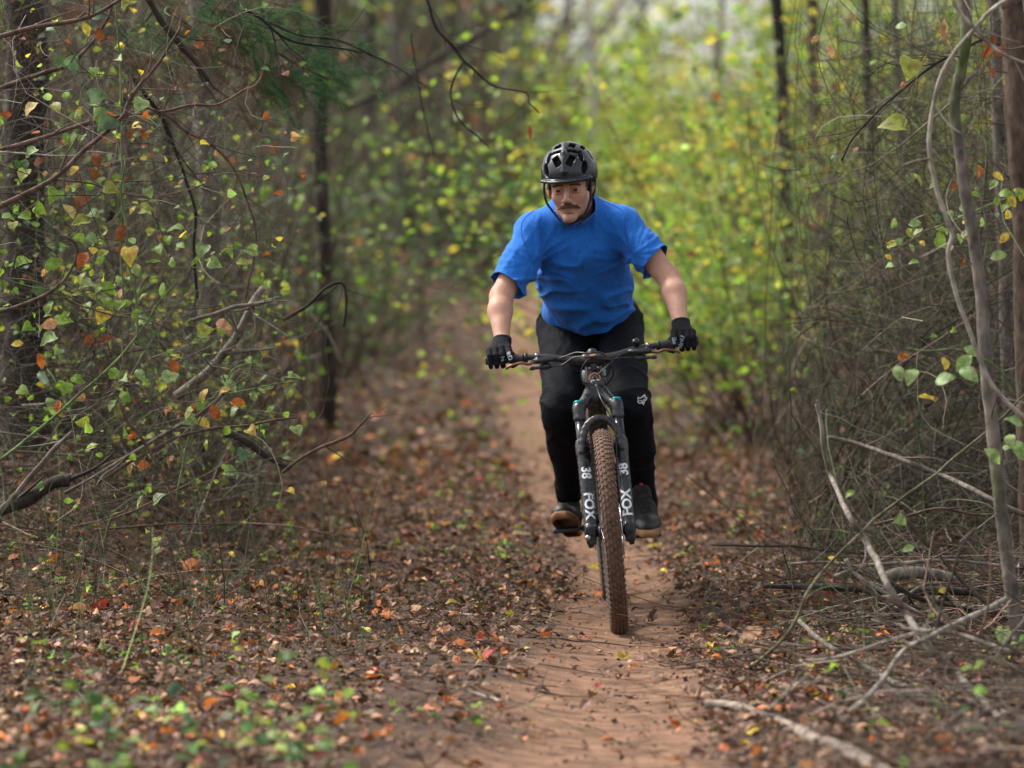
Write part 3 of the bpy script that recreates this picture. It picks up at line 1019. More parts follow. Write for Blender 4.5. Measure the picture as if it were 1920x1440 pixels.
F.cone(H(-.020, -.092, -.0715), H(.020, -.092, -.0715), .0055, .0055, k=.005)
F.cone(H(-.017, -.092, -.0805), H(.017, -.092, -.0805), .0062, .0062, k=.005)
F.cone(H(-.021, -.102, -.0755), H(.021, -.102, -.0755), .0022, .0022, k=.003, op='sub')
# neck, trunk, limbs
nb = at(1078, 380, 14.42)
F.cone(H(0, .018, -.04), nb, .056, .062, k=.02)
F.cone(nb, chest + (0, .03, 0), .056, .08, k=.03)
F.ell(chest + (0, .02, 0), (.150, .10, .13), k=.05)
F.ell(at(1098, 535, 14.68), (.150, .10, .15), k=.06)
F.ell(pel, (.155, .11, .11), k=.05)
for sh, el, wr, g in ((shL, elL, wrL, gL), (shR, elR, wrR, gR)):
    F.cone(chest + (0, 0, .03), sh, .075, .068, k=.04)
    mid = sh * .45 + el * .55
    F.cone(sh, mid, .060, .050, k=.02).cone(mid, el, .050, .042, k=.02)
    fm = el * .68 + wr * .32
    fm = fm + np.array(((-.006 if sh is shL else .006), 0, 0))
    F.cone(el, fm, .042, .045, k=.02).cone(fm, wr, .044, .0265, k=.02)
    F.cone(wr, wr * .8 + g * .2, .027, .021, k=.015)
for hp, kn, an in ((hipL, knL, anL), (hipR, knR, anR)):
    F.cone(hp, kn, .078, .052, k=.03)
    cf = kn * .65 + an * .35 + (0, .015, 0)
    F.cone(kn, cf, .052, .050, k=.02).cone(cf, an, .050, .034, k=.02)
V, Q = F.nets()
V = relax(V, Q, 1, .4)
L_ = Hinv(V)
col = np.tile(np.array((.50, .285, .205)), (len(V), 1))
n = fbm(V * 22, 3, 4)[:, None]
col = col * (1 + .10 * n) * np.array((1, 1 - .03, 1 - .05))
isface = (L_[:, 2] > -.17) & (np.abs(L_[:, 0]) < .12) & (L_[:, 2] < .2)
col[isface] *= np.array((.98, .98, .97))
def blot(c, r, tint, amt):
    d = np.sqrt((((L_ - np.array(c)) / np.array(r)) ** 2).sum(1))
    w = (np.clip(1 - d, 0, 1) ** .6 * amt)[:, None]
    col[:] = col * (1 - w) + col * np.array(tint) * w
for s in (-1, 1):
    blot((s * .045, -.075, -.03), (.025, .03, .022), (1.02, .9, .86), .0)
    blot((s * .033, -.085, -.004), (.022, .03, .013), (.34, .19, .14), .45)
    blot((s * .08, .012, -.008), (.02, .03, .04), (.58, .25, .19), .6)
blot((0, -.10, -.035), (.018, .03, .016), (.58, .26, .20), .5)
blot((0, -.098, -.0765), (.023, .02, .0105), (.46, .19, .16), .9)
jaw = (L_[:, 2] < -.045) & (L_[:, 2] > -.15) & isface
w = (np.clip((-.045 - L_[:, 2]) / .03, 0, 1) * jaw * .22)[:, None]
col[:] = col * (1 - w) + np.array((.16, .11, .09)) * w
hair = isface & (L_[:, 2] > .0) & ((L_[:, 1] > -.035)) & (np.abs(L_[:, 0]) > .04)
col[hair] = (.075, .045, .03)
body = child('body', fast_mesh('body', V, Q, True, col), M_skin, person)

# eyes
for s in (-1, 1):
    c = H(s * .033, -.0800, -.0008)
    look = H(s * .033 + .004, -1, .06) - c; look /= np.linalg.norm(look)
    bm = bmesh.new(); bmesh.ops.create_uvsphere(bm, u_segments=20, v_segments=14, radius=.0118)
    me = bpy.data.meshes.new('eye')
    q = Vector(look).to_track_quat('Z', 'Y').to_matrix()
    me2 = bm
    colE = []
    for v in bm.verts:
        z = v.co.z / .0118
        colE.append((.004, .003, .003) if z > .93 else ((.035, .022, .015) if z > .78 else (.48, .43, .40)))
        v.co = q @ v.co + Vector(c)
    bm.to_mesh(me); bm.free()
    a = me.color_attributes.new('Col', 'FLOAT_COLOR', 'POINT')
    a.data.foreach_set('color', np.concatenate([np.array(colE), np.ones((len(colE), 1))], 1).astype(np.float32).ravel())
    me.polygons.foreach_set('use_smooth', [True] * len(me.polygons))
    em = bpy.data.materials.get('eye_surface')
    if em is None:
        em, nt, N, L, b = newmat('eye_surface')
        vc = N.new('ShaderNodeVertexColor'); vc.layer_name = 'Col'; L.new(vc.outputs['Color'], b.inputs['Base Color']); b.inputs['Roughness'].default_value = .12
    child('eye', me, em, person)

# hair pieces, made of strands laid on the skin
sk = bvh_of(body)
def bodyhit(lp):
    p = Vector(H(lp[0], -.2, lp[1])); d = Vector(HRn @ np.array((0, 1, 0)))
    h = sk.ray_cast(p, d, .3)
    h0 = h[0]
    return None if h0 is None else np.array((h0 - body.location * 0)[:])
# body mesh is stored in world coordinates, so hits are world coordinates
def strands(name, samples, rad):
    mb = MB()
    for (x, z, dx, dz, ln, out) in samples:
        a = bodyhit((x, z))
        if a is None: continue
        b_ = a + HRn @ np.array((dx * ln, -out, dz * ln))
        m_ = (a + b_) / 2 + HRn @ np.array((0, -out * .5, 0))
        mb.tube([a, m_, b_], [rad, rad * .9, rad * .25], 4, False)
    return child(name, mb.mesh(name), M_hair, person)
S = []
for i in range(560):
    t = RNG.uniform(-1, 1); x = .0345 * t
    z = -.0540 - .010 * abs(t) ** 2 + RNG.uniform(-.0045, .0050) * (1 - .5 * abs(t))
    S.append((x, z, .75 * t + RNG.normal(0, .15), -.75 + RNG.normal(0, .12), RNG.uniform(.008, .0135), RNG.uniform(.002, .006)))
strands('moustache', S, .00085)
S = []
for s in (-1, 1):
    for i in range(170):
        t = RNG.uniform(0, 1)
        S.append((s * (.012 + .036 * t), .0160 + .004 * math.sin(t * 2.6) - .003 * t + RNG.uniform(-.0026, .0026), s * .9, .25 - .4 * t, RNG.uniform(.006, .010), RNG.uniform(.0003, .002)))
strands('eyebrows', S, .0006)

# ---- helmet (local head frame, then moved)
def local_obj(F, name, m, parent=person, post=None):
    V, Q = F.nets()
    if post is not None: V = post(V, Q)
    W = HO + V @ HRn.T
    return child(name, fast_mesh(name, W, Q), m, parent)
h = .0022
F = Field(Field.axis(-.13, .13, h), Field.axis(-.17, .18, h), Field.axis(-.05, .20, h))
F.ell((0, .018, .056), (.1045, .138, .112), k=0)
F.ell((0, .020, .074), (.090, .122, .096), k=.01)
F.cone((0, -.122, .07), (0, -.085, .135), .007, .006, k=.015)
F.cone((0, -.085, .135), (0, -.02, .166), .006, .006, k=.012)
for s in (-1, 1):
    pts = [np.array(q_) for q_ in [(s * .045, -.118, .055), (s * .048, -.085, .125), (s * .044, -.02, .168), (s * .04, .06, .165), (s * .04, .12, .12)]]
    pts = [(s * .082, -.085, .050), (s * .084, -.05, .105), (s * .080, .02, .132), (s * .07, .09, .12)]
# vents
def hpoint(x, z):
    q = 1 - (x / .1045) ** 2 - ((z - .056) / .119) ** 2
    return np.array((x, .018 - .138 * math.sqrt(max(q, .02)), z))
def vent(x, z, a, b_, tilt, depth=.030, y=None, rnd=False):
    c = hpoint(x, z) if y is None else np.array((x, y, .056 + .119 * math.sqrt(max(.02, 1 - (x / .1045) ** 2 - ((y - .018) / .138) ** 2))))
    n = (c - np.array((0, .018, .056))) / np.array((.1045, .138, .119)) ** 2; n /= np.linalg.norm(n)
    up = np.array((math.sin(tilt), 0, math.cos(tilt))) if y is None else np.array((math.sin(tilt), math.cos(tilt), 0))
    up = up - n * up.dot(n); up /= np.linalg.norm(up)
    r = np.cross(up, n)
    if rnd:
        F.ell(c, (a, b_, depth), np.stack([r, up, n], 1), k=.005, op='sub')
        return
    F.rbox(c, (a * .92, b_ * .95, depth), .003, np.stack([r, up, n], 1), k=.003, op='sub')
for s in (-1, 1):
    vent(s * .027, .109, .0140, .0240, s * .55)
    vent(s * .032, .142, .0210, .0080, s * .25)
    vent(s * .063, .122, .0120, .0270, s * .50, rnd=True)
    vent(s * .074, .077, .0150, .0270, s * .75, rnd=True)
    vent(s * .088, .118, .007, .02, s * .5)
    vent(s * .028, 0, .014, .020, 0, y=-.03)
    vent(s * .064, 0, .010, .026, 0, y=.0)
    vent(s * .028, 0, .014, .026, 0, y=.05)
    vent(s * .062, 0, .012, .028, 0, y=.08)
# brim
for t in np.linspace(-1, 1, 25):
    x = .088 * t
    yb = .018 - .138 * math.sqrt(1 - (x / .112) ** 2)
    F.rbox((x, yb - .014 + .012 * t * t, .038 - .004 * (1 - t * t)), (.0075, .022 - .006 * t * t, .0042), .004, k=.006)
F.ell((0, .018, .050), (.088, .118, .103), k=0, op='sub')
# lower edge: higher at the temples, lower at the nape
F.rbox((0, -.10, -.072), (.2, .17, .098), .001, k=.003, op='sub')
F.rbox((0, .16, -.112), (.2, .13, .09), .01, k=.01, op='sub')
helmet = local_obj(F, 'helmet', M_helmet)
helmet['label'] = 'wet black helmet with vents and short peak'
F = Field(Field.axis(-.1, .1, .004), Field.axis(-.12, .15, .004), Field.axis(-.02, .17, .004))
F.ell((0, .018, .050), (.0875, .1165, .1025), k=0).ell((0, .018, .046), (.083, .112, .098), k=0, op='sub')
F.rbox((0, -.02, -.055), (.2, .25, .088), .001, k=0, op='sub')
local_obj(F, 'helmet_liner', M_liner, helmet).location = (0, 0, 0)
# water drops standing on the shell
hb_ = bvh_of(helmet)
drops = MB()
bm = bmesh.new(); bmesh.ops.create_icosphere(bm, subdivisions=1, radius=1); dv = np.array([v.co[:] for v in bm.verts]); df = [[v.index for v in f.verts] for f in bm.faces]; bm.free()
for i in range(330):
    x, z = RNG.uniform(-.095, .095), RNG.uniform(.03, .17)
    o = Vector(H(x, -.3, z)); d = Vector(HRn @ np.array((0, 1, 0)))
    hit = hb_.ray_cast(o, d, .5)
    if hit[0] is None: continue
    nn = hit[1]; q = nn.to_track_quat('Z', 'Y').to_matrix()
    r = RNG.uniform(.0006, .0022)
    drops.add((dv * np.array((r, r * RNG.uniform(1, 1.6), r * .55))) @ np.array(q).T + np.array(hit[0][:]), T=df)
M_water = pmat('water_drop', (.02, .022, .026), None, 5, .03, spec=.8)
dr = link('water_drops', drops.mesh('water_drops'), M_water, helmet); dr['kind'] = 'stuff'
# straps
def ribbon(pts, name, parent=helmet, m=M_strap, r=.0042):
    P = spline([H(*p) for p in pts], 8)
    return link(name, MB().tube(P, r, 8, squash=(1, .5)).mesh(name), m, parent)
ribbon([(-.086, -.045, .035), (-.090, -.050, -.005), (-.083, -.050, -.045), (-.060, -.045, -.085), (-.030, -.052, -.122), (.0, -.060, -.128), (.024, -.058, -.120)], 'chin_strap')
ribbon([(.084, -.030, .030), (.080, -.035, -.020), (.074, -.045, -.055), (.056, -.056, -.092), (.032, -.062, -.116), (.022, -.060, -.121)], 'chin_strap')
ribbon([(.092, .03, .02), (.086, .0, -.03), (.072, -.042, -.058)], 'chin_strap')
link('buckle', MB().box(H(.045, -.066, -.103), (.016, .010, .012), HRn, bev=.003).mesh('buckle'), M_strap, helmet)

# ---- T-shirt
F = Field(Field.axis(-.12, .66, .006), Field.axis(14.15, 15.0, .006), Field.axis(.98, 1.68, .006))
F.ell(chest + (0, .01, -.01), (.172, .136, .140), k=0)
F.ell(at(1093, 495, 14.60), (.174, .13, .150), k=.06)
F.ell(at(1097, 535, 14.67), (.174, .120, .160), k=.07)
F.ell(at(1104, 585, 14.78), (.186, .130, .13), k=.05)
F.cone(nb + (0, -.06, -.012), nb + (0, .03, -.012), .071, .073, k=.02)
F.cone(nb + (0, .02, -.012), chest + (0, .02, .04), .073, .12, k=.05)
for sh, el in ((shL, elL), (shR, elR)):
    F.cone(chest + (0, 0, .05), sh, .085, .072, k=.05)
    F.cone(nb + (0, .02, -.01), sh + (0, 0, -.005), .050, .055, k=.05)
    F.cone(sh, sh * .12 + el * .88, .068, .075, k=.030)
V, Q = F.nets(); V = relax(V, Q, 2, .5)
Nn = vnormals(V, Q)
c0 = chest
r = V - c0
ax = (elL - shL); ax /= np.linalg.norm(ax)
dL = np.linalg.norm(V - shL, axis=1); dR = np.linalg.norm(V - shR, axis=1)
def ridged(p, seed, s=1.0):
    return (1 - np.abs(fbm(p, 2, seed))) ** 5.5
# tension folds fanning from each armpit
apL, apR = at(1000, 490, 14.45), at(1186, 478, 14.45)
disp = np.zeros(len(V))
for ap, sd_ in ((apL, 31), (apR, 47)):
    q = V - ap
    ang = np.arctan2(q[:, 2], q[:, 0]); rad = np.linalg.norm(q, axis=1)
    w = np.exp(-(rad / .13) ** 2)
    disp += w * (.017 * ridged(np.stack([ang * 3.6, rad * 6, np.full(len(V), 3.0)], 1), sd_) - .004)
ch_w = np.exp(-((r[:, 0]) / .13) ** 2) * np.clip((r[:, 2] + .14) / .1, 0, 1)
disp += ch_w * (.012 * ridged(V * np.array((15, 4, 3.6)), 61) - .003)
be = np.clip((-.02 - r[:, 2]) / .1, 0, 1)
disp += be * (.018 * ridged(V * np.array((5.5, 4, 17)) + fbm(V * 5, 2, 9)[:, None] * .6, 71) - .005)
arm = np.clip((np.abs(r[:, 0]) - .16) / .05, 0, 1)
disp += arm * (.006 * ridged((V - shL) * np.array((7, 7, 7)) + np.abs(r[:, :1]) * 6, 83) - .003)
V = V + Nn * disp[:, None]
V = relax(V, Q, 2, .5)
me = fast_mesh('t_shirt', V, Q)
spn = chest - at(1104, 590, 14.80); spn /= np.linalg.norm(spn)
hem = at(1104, 573, 14.78)
axL = (elL - shL) / np.linalg.norm(elL - shL); axR = (elR - shR) / np.linalg.norm(elR - shR)
axL2 = axL + np.array((-.25, 0, .0)); axL2 /= np.linalg.norm(axL2)
axR2 = axR + np.array((.30, 0, .0)); axR2 /= np.linalg.norm(axR2)
hdn = -spn + np.array((.02, 0, 0)); hdn /= np.linalg.norm(hdn)
cL = at(948, 533, 14.36); cR = at(1229, 491, 14.40)
neck_n = np.array((0, -.86, .51))
bisect(me, [(hem, hdn, hem, .34), (cL, axL2, cL, .20), (cR, axR2, cR, .20), (nb + (0, -.040, 0), neck_n, nb + (0, -.05, 0), .13)])
shirt = child('t_shirt', me, M_shirt, person); shell(shirt, .0025)
shirt['label'] = 'bright blue short-sleeved T-shirt'
sb2 = bvh_of(shirt)
def seam(pix, name='seam', Ys=14.1, r=.0013):
    pts = []
    for px, py in spline(pix, 6):
        o = at(px, py, 13.9); d = Vector(o - np.array((0, 0, CAM_H))).normalized()
        hh = sb2.ray_cast(Vector(o), d, 2)
        if hh[0] is not None: pts.append(np.array(hh[0][:]) + np.array(hh[1][:]) * .0006)
    if len(pts) > 3:
        link(name, MB().tube(pts, r, 6).mesh(name), M_seam, shirt)
seam([(1018, 385), (995, 400), (980, 415), (978, 440), (990, 475), (1000, 495)])
seam([(1120, 372), (1150, 385), (1170, 400), (1172, 430), (1178, 460), (1190, 480)])
seam([(1040, 395), (1052, 412), (1068, 421), (1085, 420), (1098, 408), (1106, 390)], 'collar', r=.003)

# ---- trousers
F = Field(Field.axis(-.02, .66, .006), Field.axis(14.1, 15.15, .006), Field.axis(.36, 1.30, .006))
F.ell(pel + (0, 0, .01), (.190, .135, .12), k=0)
F.cone(at(1104, 575, 14.78), pel, .12, .12, k=.04, squash=((1, 0, 0), 1.42, 1.0))
for hp, kn, an, s in ((hipL, knL, anL, -1), (hipR, knR, anR, 1)):
    F.cone(hp + (s * .006, 0, 0), hp * .5 + kn * .5 + (s * -.002, 0, 0), .102, .087, k=.035)
    F.cone(hp * .5 + kn * .5 + (s * -.002, 0, 0), kn, .087, .076, k=.02)
    cf = kn * .55 + an * .45 + (0, .02, 0)
    F.cone(kn, cf, .076, .068, k=.025).cone(cf, an + (0, 0, -.01), .064, .044, k=.02)
V, Q = F.nets(); V = relax(V, Q, 2, .5)
Nn = vnormals(V, Q)
disp = .011 * ridged(V * np.array((7, 5, 9)) + fbm(V * 4, 2, 5)[:, None] * 1.3, 13) - .004
kk = np.zeros(len(V))
for kn in (knL, knR, hipL + (0, 0, -.04), hipR + (0, 0, -.04)):
    kk += np.exp(-(np.linalg.norm(V - kn, axis=1) / .13) ** 2)
for an in (anL, anR):
    kk += 1.1 * np.exp(-(np.linalg.norm(V - an, axis=1) / .12) ** 2)
disp = disp * (.45 + np.clip(kk, 0, 1.3)) + .003 * fbm(V * 9, 2, 55)
V = V + Nn * disp[:, None]
me = fast_mesh('trousers', V, Q)
bisect(me, [(anL + (0, -.01, -.035), (0, .15, -1), anL, .12), (anR + (0, -.01, -.035), (0, .2, -1), anR, .12)])
pants = child('trousers', me, M_pants, person); shell(pants, .003)
pants['label'] = 'black riding trousers'
# fox mask outline printed on the knee
pb = bvh_of(pants)
fox = [(-.016, .0145), (-.010, .0095), (-.002, .0125), (.0035, .0165), (.011, .021), (.0105, .0125), (.0175, .0095), (.0135, .002), (.0075, -.002), (.003, -.015), (-.0045, -.006), (-.012, -.0085), (-.0175, -.003), (-.016, .004), (-.0165, .010), (-.016, .0145)]
d2 = []
for a, b_ in zip(fox[:-1], fox[1:]):
    for t in (0, .5): d2.append((a[0] * (1 - t) + b_[0] * t, a[1] * (1 - t) + b_[1] * t))
d2.append(fox[-1])
lg = strip(d2, .0030)
lg2 = strip([(-.013, .001), (-.006, .002), (-.002, .0), (0, -.008)], .0022)
lg3 = strip([(.012, .006), (.006, .005), (.002, .0), (.001, -.008)], .0022)
for k_ in (lg, lg2, lg3):
    me = k_.mesh('knee_logo')
    project(me, at(1205, 752, 14.2), (1, 0, .05), (0, 0, 1), pb, .004, .15)
    link('knee_logo', me, M_white, pants)

# ---- gloves: fists closed round the grips
def glove(g, wr, s, letters):
    """s=-1 image-left hand. The four fingers go over the bar towards the camera and curl under; the
    index finger reaches out over the brake lever and the thumb wraps beneath, on the inner side."""
    X = BW((1, 0, 0)) - BW((0, 0, 0)); Y = BW((0, 1, 0)) - BW((0, 0, 0)); Z = BW((0, 0, 1)) - BW((0, 0, 0))
    inn = -s * X
    def q(i, y, z): return g + inn * i + Y * y + Z * z
    lo = g - .10; hi = g + .10
    hh = .0017
    F = Field(Field.axis(lo[0], hi[0], hh), Field.axis(lo[1] - .02, hi[1] + .01, hh), Field.axis(lo[2], hi[2], hh))
    fx = [-.040, -.018, .005, .028]                      # little ... index, along the bar
    rr = [.0100, .0112, .0116, .0112]
    for i, (x, r) in enumerate(zip(fx, rr)):
        kn = q(x, -.004, .040 - (.004 if i == 0 else 0))
        F.cone(wr * .82 + q(x * .6, .03, .05) * .18, kn, .017, r * 1.15, k=.010)
        if i < 3:
            a, b_, c_ = q(x, -.030, .018), q(x, -.026, -.012), q(x, -.004, -.024)
            F.cone(kn, a, r * 1.12, r, k=.004).cone(a, b_, r, r * .95, k=.003).cone(b_, c_, r * .92, r * .8, k=.003)
        else:
            a, b_, c_ = q(x + .004, -.036, .020), q(x + .010, -.052, -.002), q(x + .014, -.050, -.022)
            F.cone(kn, a, r * 1.12, r, k=.004).cone(a, b_, r, r * .92, k=.003).cone(b_, c_, r * .9, r * .75, k=.003)
    F.cone(q(-.028, .018, .030), q(.022, .018, .032), .017, .018, k=.012)
    F.cone(wr + (0, 0, .012), q(0, .02, .036), .030, .026, k=.015, squash=(X, 1.15, .8))
    # thumb from the side of the palm, closing under the bar
    t0, t1, t2, t3 = q(.022, .034, .028), q(.046, .018, .006), q(.050, -.004, -.020), q(.040, -.022, -.026)
    F.cone(t0, t1, .0145, .0125, k=.010).cone(t1, t2, .0122, .0112, k=.004).cone(t2, t3, .011, .0092, k=.003)
    V, Q = F.nets(); V = relax(V, Q, 1, .4)
    Nn = vnormals(V, Q)
    V = V + Nn * (.0011 * ridged(V * 60, 91))[:, None]
    me = fast_mesh('glove', V, Q)
    cut = wr + (0, 0, .0)
    ln = (wr - g); ln = ln / np.linalg.norm(ln)
    bisect(me, [(wr + ln * .012, ln, wr + ln * .012, .07)])
    o = child('glove', me, M_glove, person); shell(o, .0015)
    bv = bvh_of(o)
    for txt, (i, y, z), rot, sz in letters:
        mt = text_mesh(txt, sz, .03, 0, 1)
        ca, sa = math.cos(rot), math.sin(rot)
        Rr = X * ca + Z * sa; Uu = -X * sa + Z * ca
        project(mt, q(i, y, z), Rr, Uu, bv, .0008, .09)
        link('glove_print', mt, M_glogo, o)
    # cuff
    P = [wr + ln * .002, wr + ln * .012]
    link('cuff', MB().tube(P, [.0345, .0325], 28, False).mesh('cuff'), M_glove, o).modifiers.new('t', 'SOLIDIFY').thickness = .003
    return o
glove(gL, wrL, -1, [('RD', (.030, -.03, .012), -1.25, .024), ('N', (.006, -.03, .004), -1.35, .024)])['label'] = 'black glove on the hand at the lower bar end'
glove(gR, wrR, 1, [('PEI', (.030, -.03, .012), 1.65, .021), ('MNU', (.006, -.03, .004), 1.25, .021)])['label'] = 'black glove on the hand beside the bell'

# ---- shoes
def shoe(ped, an, pitch, yaw, label, dropz=.0):
    R_ = np.array(Matrix.Rotation(yaw, 3, 'Z') @ Matrix.Rotation(math.radians(-5), 3, 'Y') @ Matrix.Rotation(pitch, 3, 'X'))
    o = ped + R_ @ np.array((0, 0, .012))                  # under the ball of the foot
    def W(V): return o + V @ R_.T
    h = .0026
    F = Field(Field.axis(-.07, .07, h), Field.axis(-.12, .22, h), Field.axis(-.004, .16, h))
    prof = [(-.088, .030), (-.06, .044), (-.02, .0505), (.03, .047), (.08, .037), (.13, .035), (.165, .030)]
    for (y0, w0), (y1, w1) in zip(prof[:-1], prof[1:]):
        for t in (0, .5):
            y, w = y0 + (y1 - y0) * t, w0 + (w1 - w0) * t
            F.rbox((0, y, .012), (w, .030, .0135), .0125, k=.012)
    V, Q = F.nets()
    sole = fast_mesh('sole', W(V), Q)
    F = Field(Field.axis(-.07, .07, h), Field.axis(-.12, .22, h), Field.axis(.0, .17, h))
    F.ell((0, -.050, .030), (.045, .052, .036), k=0)
    F.cone((0, -.02, .036), (0, .07, .052), .036, .040, k=.03, squash=((1, 0, 0), 1.25, .9))
    F.cone((0, .06, .045), (0, .145, .050), .034, .034, k=.03)
    F.cone((0, .085, .07), (0, .125, .11), .036, .038, k=.03, squash=((1, 0, 0), 1, 1.1))
    F.cone((0, .14, .05), (0, .15, .09), .03, .028, k=.02)
    F.rbox((0, .04, -.02), (.1, .3, .042), .001, k=.003, op='sub')
    V, Q = F.nets()
    nn = fbm(V * 35, 2, 3)
    V = V + vnormals(V, Q) * (.0012 * nn)[:, None]
    up = fast_mesh('shoe', W(V), Q)
    root = child('shoe', up, M_shoe, person)
    root['label'] = label
    up.materials.append(M_toe)
    mi = np.zeros(len(up.polygons), dtype=np.int32)
    cc = np.array([V[list(p.vertices)].mean(0) for p in up.polygons])
    mi[(cc[:, 1] < -.042) | (cc[:, 2] < .030)] = 1
    up.polygons.foreach_set('material_index', mi)
    link('sole', sole, M_gum, root)
    bv = BVHTree.FromPolygons([tuple(v) for v in V], [tuple(f) for f in Q])
    lc = MB()
    for i in range(6):
        y = -.012 + i * .016
        P = []
        for x in np.linspace(-.022, .022, 9):
            hh = bv.ray_cast(Vector((x, y + .006 * math.sin(x * 70 + i), .2)), Vector((0, 0, -1)), .3)
            if hh[0]: P.append(np.array(hh[0][:]) + (0, 0, .002))
        if len(P) > 3: lc.tube(W(np.array(P)), .0026, 6)
    for s in (-1, 1):
        P = spline([(0, .088, .098), (s * .02, .078, .112), (s * .036, .082, .100), (s * .030, .09, .088), (s * .008, .09, .094)], 6)
        lc.tube(W(P), .0024, 6)
    link('laces', lc.mesh('laces'), M_lace, root)
    tb = MB().box(W(np.array([(0.0, .112, .146)]))[0], (.012, .006, .016), R_)
    link('tongue_tab', tb.mesh('tongue_tab'), M_red, root)
    tg = MB().box(W(np.array([(0.0, .086, .112)]))[0], (.046, .012, .055), R_, bev=.005)
    link('tongue', tg.mesh('tongue'), M_shoe, root)
    return root
shoe(BW(PF + (0, 0, .006)), anR, math.radians(10), math.radians(4), 'black shoe with gum sole, toe lowered on the pedal beside the fork')
shoe(BW(PR + (0, 0, .006)), anL, math.radians(-20), math.radians(-10), 'black shoe with toe raised showing its gum sole')

# ================================================================== LEAVES AND LITTER
PAL = dict(
    bright=(.18, .29, .045), green=(.08, .155, .045), greygreen=(.10, .17, .10), yellow=(.55, .42, .07), yg=(.31, .34, .07),
    lg=(.24, .35, .13), brown=(.19, .065, .025), orange=(.46, .14, .03), tan=(.34, .19, .10), peach=(.52, .28, .17),
    red=(.38, .05, .04), dark=(.03, .018, .015), cream=(.55, .42, .18), rust=(.30, .085, .025), pink=(.50, .22, .18))
GREENS = ('bright', 'green', 'greygreen', 'yg', 'lg')

def leaf_shape(kind, rng, curl=.2):
    "unit leaf: base at 0, tip at y=1, folded and curled; returns V, T"
    if kind == 'oval':
        ys = np.array([0, .12, .32, .55, .78, .93, 1]); w = np.array([0, .17, .30, .31, .20, .09, 0])
    elif kind == 'heart':
        ys = np.array([.04, -.03, .12, .38, .64, .86, 1]); w = np.array([0, .30, .45, .44, .28, .11, 0])
    elif kind == 'narrow':
        ys = np.array([0, .12, .32, .55, .78, .93, 1]); w = np.array([0, .08, .14, .15, .10, .04, 0])
    if kind != 'lobed':
        n = len(ys)
        fold = rng.uniform(.1, .5)
        L_ = [(-wi, yi, wi * fold) for wi, yi in zip(w, ys)]
        R_ = [(wi, yi, wi * fold) for wi, yi in zip(w, ys)]
        M_ = [(0, min(max(yi, .03), 1), 0) for yi in ys]
        V = np.array(L_ + M_ + R_, float)
        T = []
        for i in range(n - 1):
            T += [(i, i + n, i + n + 1), (i, i + n + 1, i + 1), (i + n, i + 2 * n, i + 2 * n + 1), (i + n, i + 2 * n + 1, i + n + 1)]
    else:
        lob = [(-95, .42), (-70, .25), (-52, .62), (-28, .36), (-20, .62), (0, 1.0), (20, .62), (28, .36), (52, .62), (70, .25), (95, .42), (140, .22), (180, .16), (-140, .22)]
        a = np.radians([90 - l[0] for l in lob]); r = np.array([l[1] for l in lob]) * rng.uniform(.9, 1.1, len(lob)) * .62
        V = np.concatenate([[(0, .34, 0)], np.stack([r * np.cos(a), .34 + r * np.sin(a), .0 * a], 1)])
        m = len(lob)
        V[1:, 2] = rng.uniform(-.12, .16, m)
        T = [(0, i + 1, (i + 1) % m + 1) for i in range(m)]
    V[:, 2] += curl * (np.sin(V[:, 1] * rng.uniform(2, 3.4) + rng.uniform(-.4, .4))) * .5 + rng.normal(0, .022 + curl * .05, len(V))
    b = rng.uniform(-.5, .9) * curl * 3
    V[:, 2] += b * V[:, 0] ** 2
    return V, np.array(T)

def rot_from(normal, yaw):
    "rotation matrices (N,3,3), columns x,y,z, z along normal"
    n = normal / np.linalg.norm(normal, axis=1)[:, None]
    a = np.stack([np.cos(yaw), np.sin(yaw), np.zeros_like(yaw)], 1)
    y = a - n * (a * n).sum(1)[:, None]
    y /= np.linalg.norm(y, axis=1)[:, None] + 1e-9
    x = np.cross(y, n)
    return np.stack([x, y, n], 2)

def scatter(mb, shapes, pos, normal, yaw, size, cols):
    which = RNG.integers(0, len(shapes), len(pos))
    R_ = rot_from(normal, yaw)
    for k, (V, T) in enumerate(shapes):
        s = which == k
        if not s.any(): continue
        W = np.einsum('nij,tj->nti', R_[s], V) * size[s][:, None, None] + pos[s][:, None, :]
        n = s.sum()
        TT = (T[None] + (np.arange(n) * len(V))[:, None, None]).reshape(-1, 3)
        C = np.repeat(cols[s], len(V), 0)
        mb.add(W.reshape(-1, 3), T=TT, col=C)

def pick(names, weights, n, var=.25):
    w = np.array(weights, float); w /= w.sum()
    P = np.array([PAL[k] if isinstance(k, str) else k for k in names])
    c = P[RNG.choice(len(names), n, p=w)]
    return c * np.exp(RNG.normal(0, var, (n, 1))) * np.exp(RNG.normal(0, .06, (n, 3)))

def pick_sp(B, names, weights, fq=.6, seed=0, var=.15, mixn=.13):
    "colours that change from clump to clump"
    w = np.array(weights, float); w /= w.sum()
    P = np.array([PAL[k] if isinstance(k, str) else k for k in names])
    u = fbm(B * fq, 2, 201 + seed) + RNG.normal(0, mixn, len(B))
    r = np.argsort(np.argsort(u)) / max(1, len(u))
    c = P[np.minimum(np.searchsorted(np.cumsum(w), r), len(P) - 1)]
    return c * np.exp(RNG.normal(0, var, (len(B), 1)) + .35 * fbm(B * fq * 1.7, 2, 211 + seed)[:, None])

def rand_normals(n, spread, up=(0, 0, 1)):
    v = np.array(up) + RNG.normal(0, spread, (n, 3))
    return v / np.linalg.norm(v, axis=1)[:, None]

M_litter = leafmat('dry_leaves', .12, .7, scale=70)
M_leaf = leafmat('live_leaf', .42, .5, scale=5)
M_leafdry = leafmat('dead_leaf', .28, .7, scale=6)
M_foliage = leafmat('foliage', .55, .5, scale=14)

